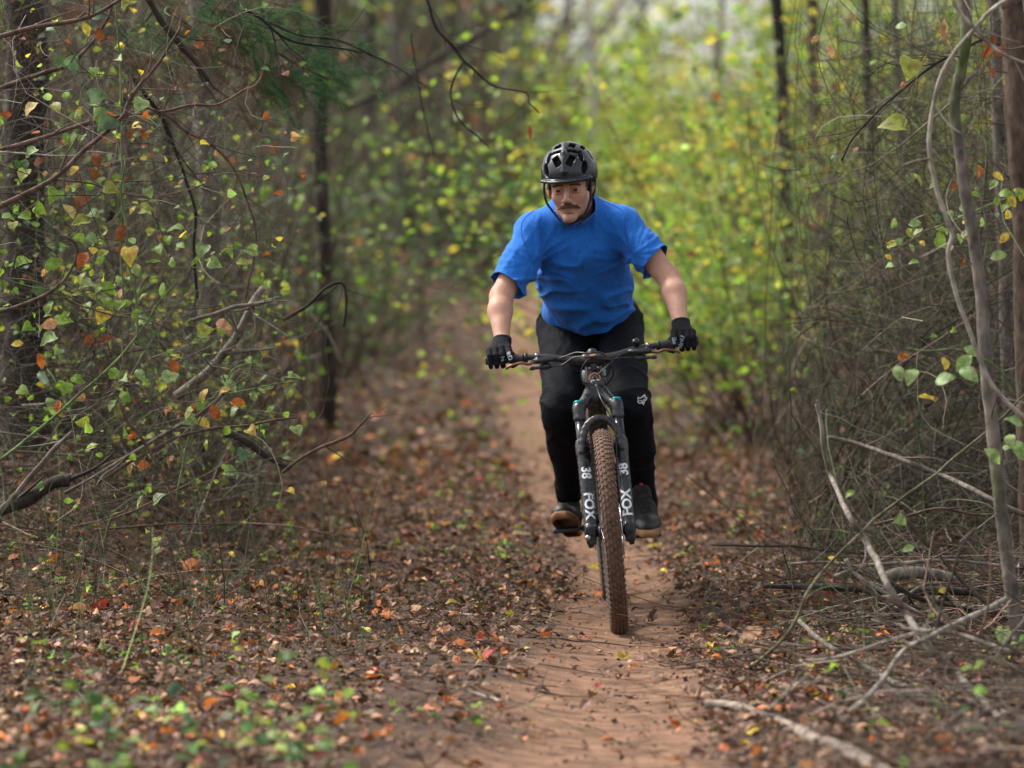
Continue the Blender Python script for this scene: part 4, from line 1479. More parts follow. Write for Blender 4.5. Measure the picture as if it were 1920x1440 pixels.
rs = np.random.default_rng(11)
OV = [leaf_shape('oval', rs, .35) for _ in range(5)]
HE = [leaf_shape('heart', rs, .2) for _ in range(4)]
LO = [leaf_shape('lobed', rs, .4) for _ in range(4)]
CRD = []
for _ in range(4):                                 # cheap distant leaf: four triangles
    V = np.array([(0, 0, 0), (-.34, .45, .10), (.34, .5, .12), (0, 1, rs.uniform(-.1, .15)), (0, .5, 0)])
    CRD.append((V, np.array([(0, 4, 1), (0, 2, 4), (1, 4, 3), (4, 2, 3)])))

def wedge(n, y0, y1, margin=1.0, power=1.0, xl=None, xr=None):
    Y = y0 + (y1 - y0) * RNG.uniform(0, 1, n) ** power
    hw = .135 * Y + margin
    X = RNG.uniform(-1, 1, n) * hw
    return X, Y

def litter(name, n, y0, y1, smin, smax, shapes, keep_trail, pal, wts, lift=.02, spread=.35, margin=1.0, power=1.0):
    X, Y = wedge(n, y0, y1, margin, power)
    m = trail_mask(X, Y)
    clump = .55 + .45 * fbm(np.stack([X * 1.3, Y * .9, 0 * X], 1), 2, 41)
    # the slope left of the trail is barer near the camera
    bare = np.exp(-((X + .3) / .5) ** 2) * np.clip((14.5 - Y) / 3, 0, 1)
    k = RNG.uniform(0, 1, n) < (1 - m * (1 - keep_trail)) * np.clip(clump + .35, .2, 1) * (1 - .6 * bare)
    X, Y = X[k], Y[k]
    n = len(X)
    sz = RNG.uniform(smin, smax, n)
    Z = height(X, Y) + RNG.uniform(0.001, lift, n)
    mb = MB()
    scatter(mb, shapes, np.stack([X, Y, Z], 1), rand_normals(n, spread), RNG.uniform(0, 6.283, n), sz, pick(pal, wts, n, .38))
    o = mb.obj(name, M_litter, None, smooth=False, use_col=True)
    return tag(o, kind='stuff')

browns = [(.075, .04, .026), (.12, .06, .037), (.17, .09, .055), (.24, .135, .085), 'tan', 'brown', 'rust', 'orange', 'red', 'yellow', 'peach']
litter('leaf_litter', 62000, 9.2, 24, .018, .060, OV + LO[:3], .07, browns, [8, 10, 9, 6, 3.4, 1.4, .9, .7, .12, .25, 1.0], .018, .30)
litter('crumbled_litter', 90000, 9.2, 22, .007, .022, CRD, .34, browns[:5] + ['dark', 'cream'], [5, 7, 7, 5, 3, 4, .6], .012, .5)
litter('distant_litter', 46000, 22, 75, .05, .11, CRD, .05, browns, [6, 8, 10, 8, 2.5, 1.2, .8, .5, .1, .4, 1.2], .03, .45, 3.0, 1.3)

def grit():
    bm = bmesh.new(); bmesh.ops.create_icosphere(bm, subdivisions=1, radius=.5)
    V = np.array([v.co[:] for v in bm.verts]); T = np.array([[v.index for v in f.verts] for f in bm.faces]); bm.free()
    X, Y = wedge(26000, 9.4, 20)
    k = trail_mask(X, Y) > .2
    X, Y = X[k][:7000], Y[k][:7000]; n = len(X)
    sh = [(V * rs.uniform(.6, 1.2, 3) * (1 + rs.normal(0, .12, (len(V), 1))), T) for _ in range(4)]
    mb = MB()
    scatter(mb, sh, np.stack([X, Y, height(X, Y) + .002], 1), rand_normals(n, .5), RNG.uniform(0, 6.28, n), RNG.uniform(.0025, .012, n) * RNG.uniform(.4, 1, n), pick([(.15, .085, .052), (.24, .14, .09), (.09, .05, .032), (.3, .2, .14)], [4, 3, 3, 1], n, .25))
    tag(mb.obj('grit', M_twigless, None, smooth=False, use_col=True), kind='stuff')
M_twigless = colmat('grit', .95, .2, 200, (.8, 1.2))
grit()

def stems(mb, base, dirn, length, r0, K=6, sides=3, curve=.25, droop=0.0, cols=None, rtip=.35, wig=.05, ok=None):
    "many thin tapering stems in one go"
    N = len(base)
    P = np.zeros((N, K + 1, 3)); P[:, 0] = base
    d = dirn / np.linalg.norm(dirn, axis=1)[:, None]
    bend = RNG.normal(0, curve / K, (N, 3))
    for k in range(K):
        d = d + bend + RNG.normal(0, wig, (N, 3)); d[:, 2] -= droop / K
        d /= np.linalg.norm(d, axis=1)[:, None]
        P[:, k + 1] = P[:, k] + d * (length / K)[:, None]
    if ok is not None:
        m = ok(P)
        P, r0, N = P[m], r0[m], int(m.sum())
        if cols is not None: cols = cols[m]
        if N == 0: return P
    t = np.linspace(0, 1, K + 1)
    R_ = r0[:, None] * (1 - (1 - rtip) * t)[None]
    T = np.gradient(P, axis=1); T /= np.linalg.norm(T, axis=2)[..., None] + 1e-9
    ref = np.where(np.abs(T[..., 2:3]) < .8, np.array((0, 0, 1.0)), np.array((1.0, 0, 0)))
    u = np.cross(T, ref); u /= np.linalg.norm(u, axis=2)[..., None] + 1e-9
    w = np.cross(T, u)
    a = np.arange(sides) / sides * 2 * math.pi
    V = P[:, :, None, :] + R_[:, :, None, None] * (np.cos(a)[None, None, :, None] * u[:, :, None, :] + np.sin(a)[None, None, :, None] * w[:, :, None, :])
    V = V.reshape(-1, 3)
    i = (np.arange(N) * (K + 1) * sides)[:, None, None] + (np.arange(K) * sides)[None, :, None]
    j = np.arange(sides)[None, None, :]; j2 = (j + 1) % sides
    Q = np.stack([i + j, i + j2, i + sides + j2, i + sides + j], -1).reshape(-1, 4)
    C = np.repeat(cols if cols is not None else np.tile((.1, .07, .05), (N, 1)), (K + 1) * sides, 0)
    mb.add(V, Q=Q, col=C)
    return P

M_bark = colmat('bark', .9, 1.0, 34, (.45, 1.5), (1, 1, .5))
M_twig = colmat('twig', .85, .3, 200, (.7, 1.3))
BROWNS = [(.085, .06, .045), (.13, .095, .072), (.05, .036, .028), (.17, .14, .115), (.10, .062, .045)]
GSTEM = [(.06, .10, .035), (.09, .12, .05), (.05, .07, .03)]

# fine twigs lying on the floor
def floor_twigs(name, n, y0, y1, xf, lmin, lmax, rmin, rmax, lift, dirx=None, keep=.2):
    X, Y = wedge(n, y0, y1)
    k = xf(X, Y) > RNG.uniform(0, 1, n)
    k &= RNG.uniform(0, 1, n) > trail_mask(X, Y) * (1 - keep)
    X, Y = X[k], Y[k]; n = len(X)
    a = RNG.uniform(0, 6.283, n) if dirx is None else RNG.normal(dirx, .35, n)
    D = np.stack([np.cos(a), np.sin(a), RNG.normal(.02, .07, n)], 1)
    mb = MB()
    stems(mb, np.stack([X, Y, height(X, Y) + RNG.uniform(.002, lift, n)], 1), D, RNG.uniform(lmin, lmax, n), RNG.uniform(rmin, rmax, n), 4, 3, .5, .05, pick(BROWNS, [3, 3, 2, 2, 2], n, .3), .5, .08)
    tag(mb.obj(name, M_twig, None, use_col=True), kind='stuff')
floor_twigs('fallen_twigs', 6500, 9.3, 24, lambda x, y: np.where(x > trail_x(y), 1, .45), .06, .35, .0009, .0028, .02)
floor_twigs('brush_twigs', 4200, 9.3, 16, lambda x, y: np.clip((x - trail_x(y) - .45) * 2, 0, 1), .2, .8, .0012, .004, .14)
floor_twigs('brush_sticks', 420, 9.6, 16.5, lambda x, y: np.clip((x - trail_x(y) - .55) * 1.5, 0, 1), .4, 1.3, .0025, .0065, .22)
floor_twigs('thicket_sticks', 520, 14.6, 20, lambda x, y: np.clip((-x - 1.0) * 1.6, 0, 1), .25, .9, .002, .0065, .45)
floor_twigs('mud_rootlets', 1300, 9.3, 15.5, lambda x, y: np.where(np.abs(x - trail_x(y) + .3) < .75, 1, .0), .05, .30, .0006, .0014, .004, -.35, 1.0)

# grass blades and low sprouts
def sprouts(name, n, y0, y1, cl, hmin, hmax, leafy=True, xf=None, pal=('green', 'bright', 'lg', 'yg'), seed=0, lf=(.015, .04)):
    X, Y = wedge(n, y0, y1)
    c = fbm(np.stack([X * 1.7, Y * 1.1, 0 * X + seed], 1), 2, 77)
    k = (c > cl) & (trail_mask(X, Y) < .25)
    if xf is not None: k &= RNG.uniform(0, 1, n) < xf(X, Y)
    X, Y = X[k], Y[k]; n = len(X)
    if n == 0: return
    B = np.stack([X, Y, height(X, Y)], 1)
    mb = MB()
    hgt = RNG.uniform(hmin, hmax, n)
    P = stems(mb, B, rand_normals(n, .3), hgt, RNG.uniform(.0008, .0018, n), 4, 3, .5, .1, pick(GSTEM, [1, 1, 1], n, .2), .3)
    if leafy:
        for kk in (1, 2, 3, 4, 4):
            pos = P[:, kk]
            scatter(mb, OV[:3], pos, rand_normals(n, .5), RNG.uniform(0, 6.283, n), RNG.uniform(*lf, n), pick(pal, [3, 2, 2, 1][:len(pal)], n, .2))
    tag(mb.obj(name, M_foliage if leafy else M_twig, None, use_col=True), kind='stuff')
sprouts('seedling_plants', 800, 9.2, 26, .02, .03, .12, True)
sprouts('ground_plants', 260, 9.2, 12.5, -.1, .05, .16, True, lambda x, y: np.where(x < -.35, .5, .08), seed=5)
sprouts('near_ground_plants', 90, 9.0, 10.8, -.3, .10, .26, True, lambda x, y: np.where(x < -.4, 1, .05), seed=15, pal=('green', 'greygreen', 'lg', 'yg'), lf=(.03, .062))
sprouts('grass_blades', 14000, 9.5, 26, .12, .04, .13, False, seed=3)
sprouts('far_ground_plants', 6000, 24, 75, .05, .08, .35, True, lambda x, y: np.where(x > trail_x(y), 1, .3), seed=9, pal=('green', 'bright', 'yg', 'lg'))

# ---- single leaves -------------------------------------------------
LEAFMESH = {}
def leaf_mesh(kind, colour, var):
    key = (kind, colour, var)
    if key not in LEAFMESH:
        r = np.random.default_rng(hash((len(kind), var)) % 9973 + 3)
        V, T = leaf_shape(kind, r, (.34 if colour in GREENS or colour in ('yellow',) else .6))
        c = np.tile(PAL[colour], (len(V), 1)) * r.uniform(.8, 1.2, (len(V), 1))
        if colour in ('yg', 'yellow', 'lg', 'cream'):
            c[r.integers(0, len(V), 4)] *= (.75, .55, .6)
        me = fast_mesh('leaf', V, T, True, c)
        me.materials.append(M_leaf if (colour in GREENS or colour == 'yellow') else M_leafdry)
        LEAFMESH[key] = me
    return LEAFMESH[key]

def place_leaf(o, p, normal, yaw, size):
    R_ = rot_from(np.array([normal], float), np.array([yaw]))[0]
    o.matrix_world = Matrix.Translation(Vector(p)) @ Matrix(R_.tolist()).to_4x4() @ Matrix.Scale(float(size), 4)

CWORD = dict(orange='orange', rust='rust coloured', brown='brown', yellow='yellow', tan='tan', red='red', peach='pale peach', lg='pale green', yg='yellow-green', cream='cream', bright='bright green', dark='dark brown')
SWORD = dict(oval='oval', lobed='lobed', heart='heart shaped')
MARKS = [(1128, 1392, 'the upright orange leaf on the dirt'), (1395, 1218, 'the large curled tan leaf'), (890, 1212, 'the pair of red leaves'),
    (690, 1005, 'the large rust orange leaf'), (180, 1150, 'the large bright red leaf'), (345, 1062, 'the curled orange leaf under the thicket'),
    (840, 1158, 'the thin pale stick on the mud'), (905, 1312, 'the pale twig with a dark knot'), (1400, 1345, 'the thick smooth log'),
    (1690, 1220, 'the crossing of the two long sticks'), (1720, 1076, 'the short mossy log'), (1900, 1230, 'the foot of the mossy trunk'),
    (1475, 1190, 'the green bent vine stem'), (1290, 1050, 'the front tyre on the stick side'), (990, 1080, 'the front tyre on the thicket side'),
    (60, 1000, 'the rotten log end'), (520, 900, 'the bent grey stick'), (1560, 1290, 'the level grey stick'), (480, 1180, 'the green shoots in the litter'),
    (640, 1390, 'the large near orange leaf'), (200, 1380, 'the blurred plants at the near corner'), (1745, 1395, 'the bright leaf by the long stick'),
    (400, 895, 'the pink leaf'), (1300, 870, 'the trousers on the bell side'), (780, 900, 'the raised shoe, well out in the litter'), (1480, 950, 'the pale tip of the long stick'),
    (330, 1280, 'the olive patch of litter'), (760, 1060, 'the dull green leaning leaf'), (1420, 1100, 'the dark level log'), (560, 1080, 'the brown leaf with green sprouts')]
USED = set()
def auto_label(px, py, size, colour, kind, tilt):
    near = sorted(MARKS, key=lambda m: (m[0] - px) ** 2 + ((m[1] - py) * 1.6) ** 2)
    sz = 'small' if size < 21 else ('mid-sized' if size < 28 else 'broad')
    for m in near[:7]:
        dx, dy = px - m[0], py - m[1]
        if abs(dy) * 1.6 > abs(dx): rel = ('nearer than' if dy > 0 else 'beyond')
        else: rel = 'beside'
        for how in ('', 'tilted ' if tilt > .4 else 'flat '):
            lab = f"{how}{sz} {CWORD.get(colour, colour)} {SWORD[kind]} leaf {rel} {m[2]}"
            if lab not in USED and len(lab.split()) <= 16:
                USED.add(lab); return lab
    return lab
def fallen(px, py, size_px, colour, kind='lobed', tilt=.45, label=None):
    p = gnd(px, py, .012)
    o = link('fallen_leaf', leaf_mesh(kind, colour, int(RNG.integers(0, 4))))
    place_leaf(o, p, rand_normals(1, tilt)[0], RNG.uniform(0, 6.28), size_px / FPX * p[1])
    cw = CWORD.get(colour, colour)
    tag(o, label or auto_label(px, py, size_px, colour, kind, RNG.uniform(0, .8)), 'leaf', 'fallen leaves')
    return o
named = [
    (1128, 1392, 34, 'orange', 'lobed', 1.2, 'upright orange leaf standing on the dirt in front of the wheel'),
    (1265, 1383, 46, 'rust', 'lobed', .5, 'curled rust red leaf on the dirt near the end of the log'),
    (1395, 1218, 56, 'tan', 'oval', .7, 'large curled tan leaf beside the pale forked stick'),
    (1110, 1126, 42, 'orange', 'oval', .6, 'round orange leaf beside the front tyre'),
    (1097, 1079, 40, 'yellow', 'lobed', .4, 'yellow leaf lying across the trail left of the tyre'),
    (1101, 1032, 26, 'yellow', 'lobed', .5, 'small yellow leaf below the raised shoe'),
    (1212, 1034, 30, 'yellow', 'oval', .4, 'yellow and orange leaf below the lowered shoe'),
    (690, 1005, 52, 'rust', 'lobed', .9, 'large rust orange leaf standing in the litter'),
    (745, 1025, 50, 'yg', 'oval', .9, 'dull green leaf leaning in the litter'),
    (628, 1048, 44, 'rust', 'lobed', .7, 'brown orange leaf low in the litter beside green sprouts'),
    (895, 1205, 32, 'red', 'lobed', .6, 'dark red leaf beside a second red leaf at the trail edge'),
    (878, 1222, 36, 'red', 'lobed', .7, 'larger of the paired red leaves at the trail edge'),
    (845, 1220, 38, 'orange', 'oval', .6, 'orange leaf next to the two red leaves'),
    (190, 1145, 60, 'red', 'oval', .6, 'large bright red leaf in the litter under the thicket'),
    (160, 1162, 44, 'peach', 'oval', .6, 'peach leaf beside the large red leaf'),
    (345, 1062, 52, 'orange', 'oval', .7, 'curled orange leaf under the thicket stems'),
    (1520, 1140, 56, 'red', 'lobed', .7, 'red and orange leaf under the crossing sticks'),
    (1510, 1100, 40, 'brown', 'oval', .9, 'brown orange leaf beside the green vine stem'),
    (1560, 1088, 32, 'orange', 'oval', .9, 'round orange leaf hanging on the brush pile edge'),
    (1525, 1320, 46, 'orange', 'lobed', .7, 'yellow and orange leaf behind the big log'),
    (1630, 1345, 52, 'cream', 'lobed', .6, 'pale olive lobed leaf between two sticks'),
    (1745, 1395, 56, 'orange', 'lobed', .7, 'bright orange leaf near the bottom of the long stick'),
    (1655, 1300, 40, 'tan', 'lobed', .7, 'tan leaf resting against the crossing stick'),
    (1190, 1240, 40, 'yellow', 'lobed', .5, 'tiny yellow leaf on the dirt below the wheel'),
    (1178, 1265, 24, 'orange', 'oval', .5, 'small orange leaf on the dirt below the tyre'),
    (905, 1250, 36, 'red', 'oval', .5, 'deep red leaf half in the dark mud'),
    (640, 1390, 60, 'orange', 'lobed', .6, 'large orange leaf low at the near edge of the litter'),
    (400, 895, 44, 'pink', 'narrow' if False else 'oval', .6, 'pink leaf under the thicket branches'),
    (62, 905, 40, 'orange', 'oval', .8, 'peach orange leaf beside the pale slanting stick'),
    (65, 1390, 50, 'orange', 'oval', .9, 'soft orange leaf at the near corner of the thicket floor'),
    (1410, 1010, 40, 'rust', 'lobed', .5, 'red-brown leaf cluster piece beyond the brush pile'),
]
for a in named: fallen(*a)
n_auto = 0
while n_auto < 225:
    px = RNG.uniform(10, 1910); py = RNG.uniform(800, 1432)
    if py < 1000 and RNG.uniform() < .4: continue
    p = gnd(px, py)
    tm = float(trail_mask(p[0], p[1]))
    if RNG.uniform() < tm * .82: continue
    if 760 < px < 1050 and py > 1180 and RNG.uniform() < .6: continue
    c = str(RNG.choice(['orange', 'rust', 'brown', 'tan', 'yellow', 'peach', 'red', 'lg'], p=[.25, .22, .14, .15, .08, .09, .04, .03]))
    kd = str(RNG.choice(['oval', 'lobed'], p=[.5, .5]))
    fallen(px, py, RNG.uniform(16, 42) * (p[1] ** -1 * 12), c, kd, .4)
    n_auto += 1

# ================================================================== BRANCHES, STICKS AND VINES
BK = dict(white=(.55, .52, .46), brown=(.10, .068, .05), dark=(.035, .027, .022), grey=(.145, .122, .10), pale=(.27, .235, .195), reddish=(.105, .066, .05),
          green=(.12, .17, .06), black=(.018, .015, .014), log=(.20, .155, .125), greenbrown=(.12, .11, .06))

def px_curve(pts, default=14.0, n=6):
    P, last = [], default
    for q in pts:
        if len(q) == 3 and q[2] is not None: P.append(at(q[0], q[1], q[2])); last = q[2]
        elif len(q) == 3: P.append(gnd(q[0], q[1], .012))
        else: P.append(at(q[0], q[1], last))
    return spline(P, n)

def limb(name, label, cat, pts, r0, r1, colr, Y=14.0, group=None, twigs=0, knots=.22, tw_col=None, tw_len=.25, wig=.006, sides=8):
    "a branch traced through photo pixels at given distances; r0, r1 in photo pixels"
    P = px_curve(pts, Y)
    n = len(P)
    ym = P[:, 1].mean()
    seg = np.linalg.norm(np.diff(P, axis=0), axis=1).sum()
    nz = np.stack([fbm(P * 6 + k * 9.1 + len(name), 2, 5 + k) for k in range(3)], 1) * wig
    P = P + nz
    t = np.linspace(0, 1, n)
    r = (r0 * (1 - t) + r1 * t) / FPX * ym
    r = r * (1 + knots * fbm(np.stack([t * seg * 14, t * 0, t * 0], 1), 2, len(label) % 50))
    root = empty(name, P[0], label, cat, group)
    C = np.array(BK[colr]) * RNG.uniform(.85, 1.15)
    mb = MB(); V, Q, T = tube_geo(P, r, sides, True)
    cc = C[None] * (1 + .35 * fbm(V * np.array((30, 30, 30)), 2, 8)[:, None])
    mb.add(V, Q, T, cc)
    child(root, None, None, None) if False else None
    o = link('wood' if cat != 'vine' else 'stem', mb.mesh(name, True, True), M_bark, root); o.location = -root.location
    if twigs:
        k = RNG.integers(int(n * .12), n - 1, twigs)
        T_ = np.gradient(P, axis=0)[k]; T_ /= np.linalg.norm(T_, axis=1)[:, None]
        D = T_ * .8 + RNG.normal(0, .55, (twigs, 3)); D[:, 1] *= .6
        tm = MB()
        stems(tm, P[k], D, RNG.uniform(.35, 1, twigs) * tw_len, r[k] * RNG.uniform(.3, .55, twigs), 6, 4, .5, .0, np.tile(C * .95, (twigs, 1)), .3)
        q = link('twigs', tm.mesh('twigs', True, True), M_twig, root); q.location = -root.location; q['kind'] = 'stuff'
    root['_P'] = 0
    del root['_P']
    return root, P

def vine_leaves(root, items, Y, seed=0):
    for it in items:
        px, py, sz, c = it[:4]
        kd = it[4] if len(it) > 4 else ('heart' if c in GREENS or c in ('yellow',) else 'oval')
        y = Y + RNG.uniform(-.25, .25)
        p = at(px, py, y)
        o = link('leaf', leaf_mesh(kd, c, int(RNG.integers(0, 7))), None, root)
        # leaves hang: normal roughly facing the light and the viewer, tip down or sideways
        n_ = np.array((RNG.normal(0, .35), -RNG.uniform(.35, 1.0), RNG.uniform(.1, .8)))
        if c in ('brown', 'dark', 'orange', 'rust', 'tan', 'peach'): n_ = np.array((RNG.normal(0, .6), -1, RNG.normal(.1, .3)))
        n_ /= np.linalg.norm(n_)
        a = np.array((RNG.normal(0, .8), RNG.normal(0, .2), RNG.normal(-.55, .55)))
        yv = a - n_ * a.dot(n_); yv /= np.linalg.norm(yv)
        R_ = np.stack([np.cross(yv, n_), yv, n_], 1)
        s = sz * 1.0 / FPX * y
        p = p - yv * s * .5
        M_ = Matrix.Translation(Vector(p - np.array(root.location[:]))) @ Matrix(R_.tolist()).to_4x4() @ Matrix.Scale(float(s), 4)
        o.matrix_local = M_
        # short stalk towards the vine
    return root

BR = 'branches of the thicket'
limb('branch', 'thick brown branch arching up from the frame edge past the brown hanging leaves', 'branch', [(-40, 402, 13.8), (0, 385), (100, 337), (160, 280), (228, 222), (240, 195), (262, 160), (292, 125), (332, 62), (338, 35)], 5.5, 2.2, 'brown', twigs=14, group=BR)
limb('branch', 'brown branch rising past the round dark green leaf', 'branch', [(-40, 182, 14.2), (0, 167), (60, 145), (127, 122), (160, 92), (187, 58), (205, 25), (215, -20)], 5, 2.5, 'brown', twigs=10, group=BR)
limb('branch', 'long level brown branch running across the thicket top to the cedar sprays', 'branch', [(-40, 290, 14.0), (20, 277), (100, 253), (167, 230), (230, 217), (300, 210), (360, 197), (410, 196), (467, 165)], 5, 1.8, 'reddish', twigs=16, group=BR)
limb('branch', 'smooth brown branch curving over the top corner', 'branch', [(-40, 78, 13.4), (17, 63), (67, 50), (143, 40), (187, 22), (240, -8)], 5, 3, 'brown', twigs=6, group=BR)
limb('branch', 'straight blackened dead branch pointing down to a snapped end', 'branch', [(268, -20, 14.4), (300, 36), (345, 92), (372, 122), (392, 152)], 6.5, 5.5, 'dark', twigs=5, group=BR)
limb('branch', 'thin brown branch arching down to the pale green hearts', 'branch', [(240, 190, 14.0), (310, 215), (345, 242), (400, 275), (440, 318), (463, 380), (478, 448), (460, 560)], 3, 1.5, 'brown', twigs=8, group=BR)
limb('branch', 'thin pale branch below the level brown branch', 'branch', [(-20, 285, 13.9), (60, 289), (130, 293), (168, 285), (215, 288)], 2.2, 1, 'pale', twigs=4, group=BR)
limb('branch', 'black wet branch winding down in the middle of the thicket', 'branch', [(235, 130, 15.0), (262, 168), (300, 215), (317, 247), (333, 293), (352, 350), (366, 400), (362, 467), (370, 560)], 4.2, 2.5, 'black', twigs=10, group=BR)
limb('branch', 'slender brown branch sagging level under the yellow leaf pair', 'branch', [(100, 335, 13.9), (170, 345), (240, 365), (310, 367), (360, 355), (390, 342)], 2.4, 1, 'brown', twigs=8, group=BR)
limb('branch', 'brown branch coming up from the frame edge to a dark fork', 'branch', [(-30, 590, 13.6), (20, 580), (80, 555), (120, 525), (145, 480), (140, 455), (120, 440)], 4, 2, 'brown', twigs=8, group=BR)
limb('dead_branch', 'broken grey branch with a pale snapped end leaning out of the thicket', 'branch', [(330, 745, 14.7), (385, 700), (415, 665), (440, 635), (455, 610), (470, 580), (478, 562)], 9.5, 6.5, 'grey', twigs=5)
limb('branch_stub', 'pale bare wood stub above the broken grey branch', 'branch', [(472, 574, 14.68), (482, 556), (494, 540)], 8, 6, 'pale', knots=.2)
limb('dead_branch', 'grey forked branch lying level across the broken grey branch', 'branch', [(360, 602, 14.6), (400, 590), (440, 575), (480, 570), (527, 559)], 4, 4.2, 'grey', twigs=6)
limb('dead_branch', 'short pale twig slanting down beside the snapped end', 'branch', [(478, 590, 14.6), (505, 608), (538, 632)], 2.5, 2, 'pale')
limb('dead_branch', 'dark branch curving from the thicket to the black hooked tip', 'branch', [(530, 600, 15.2), (575, 575), (612, 538), (640, 530), (648, 560), (645, 612)], 3.4, 2.2, 'dark', twigs=4)
limb('dead_branch', 'long grey stick slanting down past the yellow and orange leaves', 'branch', [(452, 693, 13.8), (415, 742), (385, 768), (350, 792), (283, 828), (200, 878), (120, 925)], 4, 3, 'grey', twigs=8)
limb('dead_branch', 'thin purplish twig reaching out level from the grey stick', 'branch', [(557, 784, 13.8), (510, 790), (470, 797), (400, 803), (330, 822), (262, 855), (180, 905)], 2, 3, 'reddish', twigs=7)
limb('dead_branch', 'pale slanting stick beside the peach orange leaf', 'branch', [(-30, 985, 13.5), (0, 955), (30, 925), (70, 880), (100, 845), (138, 810)], 6.5, 4.5, 'grey', twigs=3)
limb('dead_branch', 'mossy rotten log end at the frame edge under the thicket', 'branch', [(-60, 975, 13.7), (0, 955), (50, 937), (100, 905), (130, 900)], 15, 11, 'dark', twigs=2)
limb('dead_branch', 'slim straight brown stem leaning down through the thicket', 'branch', [(225, 755, 13.6), (240, 790), (262, 815), (290, 862), (318, 918), (335, 965)], 3.5, 2.5, 'reddish', twigs=3)
limb('dead_branch', 'bent grey stick rising from the litter to a thin tip', 'branch', [(530, 888, 14.8), (560, 862), (600, 838), (650, 818), (672, 800), (697, 773)], 4, 2, 'brown', twigs=5)
limb('dead_branch', 'short dark rotting log in the litter under the thicket', 'branch', [(420, 812, 15.2), (450, 822), (490, 848), (540, 876)], 8, 6, 'dark', twigs=3)

V1, _ = limb('greenbriar_vine', 'long straight pale green vine rising through the thicket', 'vine', [(-40, 890, 13.7), (0, 863), (100, 782), (200, 695), (258, 628), (300, 565), (332, 530)], 3.2, 1.8, 'green', knots=.05, twigs=3, group='green vines in the thicket')
V2, _ = limb('greenbriar_vine', 'green vine hanging down beside the yellow spotted leaf', 'vine', [(235, 300, 13.7), (228, 360), (238, 430), (245, 510), (255, 560), (257, 637)], 1.6, 2.6, 'green', knots=.05, twigs=3, group='green vines in the thicket')
V3, _ = limb('greenbriar_vine', 'green vine carrying the round leaves near the top corner', 'vine', [(215, -10, 13.9), (222, 60), (225, 150), (228, 260), (232, 350), (227, 470), (235, 600)], 1.6, 2, 'green', knots=.05, twigs=4, group='green vines in the thicket')
V4, _ = limb('greenbriar_vine', 'green vine lying over the brush with bright yellow-green leaves', 'vine', [(10, 520, 13.8), (70, 530), (140, 570), (210, 590), (280, 600), (350, 640), (400, 690)], 2, 1.5, 'greenbrown', knots=.05, twigs=6, group='green vines in the thicket')
V5, _ = limb('greenbriar_vine', 'zigzag green vine with heart leaves above the litter', 'vine', [(330, 950, 13.8), (342, 880), (355, 820), (380, 770), (420, 720), (440, 690), (480, 680)], 1.8, 1.5, 'green', knots=.05, twigs=5, group='green vines in the thicket')
V6, _ = limb('greenbriar_vine', 'thin green vine carrying two rows of narrow pale leaves', 'vine', [(430, 740, 14), (480, 728), (520, 718), (560, 712)], 1.4, 1, 'green', knots=.05, twigs=2, group='green vines in the thicket')

vine_leaves(V3, [(235, 8, 34, 'yg'), (262, 200, 34, 'lg'), (187, 185, 46, 'green'), (187, 213, 34, 'bright'), (198, 234, 44, 'greygreen'), (107, 116, 30, 'green'), (130, 120, 34, 'greygreen'), (160, 55, 30, 'yellow', 'oval'), (187, 64, 30, 'brown'), (62, 208, 36, 'cream', 'oval'), (105, 205, 34, 'yg', 'oval'), (60, 290, 28, 'lg'), (40, 316, 32, 'green'), (133, 265, 30, 'bright'), (153, 262, 24, 'bright'), (255, 235, 20, 'yellow', 'oval'), (268, 248, 34, 'rust', 'lobed'), (240, 250, 28, 'brown'), (225, 114, 22, 'lg'), (190, 28, 30, 'greygreen'), (95, 60, 22, 'green'), (175, 138, 24, 'bright'), (12, 215, 22, 'rust'), (75, 305, 26, 'brown'), (45, 330, 30, 'yg')], 13.8)
vine_leaves(V2, [(175, 328, 42, 'brown', 'lobed'), (180, 300, 34, 'brown'), (155, 380, 40, 'brown'), (140, 320, 24, 'yellow', 'oval'), (250, 396, 20, 'yellow', 'oval'), (276, 395, 28, 'yg'), (205, 405, 34, 'dark', 'lobed'), (225, 436, 36, 'brown'), (145, 452, 30, 'bright'), (172, 450, 24, 'lg'), (150, 420, 34, 'yg'), (125, 398, 32, 'cream', 'oval'), (280, 362, 24, 'lg'), (208, 358, 32, 'yg'), (100, 370, 34, 'bright'), (75, 395, 28, 'bright'), (15, 412, 26, 'bright'), (45, 408, 26, 'bright'), (25, 425, 22, 'yg'), (178, 405, 26, 'lg'), (245, 482, 40, 'yellow'), (155, 490, 36, 'rust'), (192, 478, 30, 'yg', 'oval'), (225, 475, 30, 'brown')], 13.7)
vine_leaves(V1, [(330, 434, 36, 'bright', 'oval'), (316, 452, 26, 'bright', 'oval'), (300, 470, 30, 'bright', 'oval'), (340, 463, 24, 'bright', 'oval'), (380, 473, 32, 'lg'), (428, 478, 22, 'bright', 'oval'), (470, 470, 26, 'lg'), (405, 495, 28, 'lg'), (455, 494, 26, 'yg', 'oval'), (290, 494, 32, 'bright', 'narrow'), (325, 492, 28, 'bright', 'oval'), (365, 490, 28, 'bright', 'narrow'), (310, 545, 36, 'bright', 'oval'), (270, 605, 30, 'lg'), (250, 512, 24, 'lg'), (215, 700, 26, 'bright'), (45, 735, 26, 'bright')], 13.9)
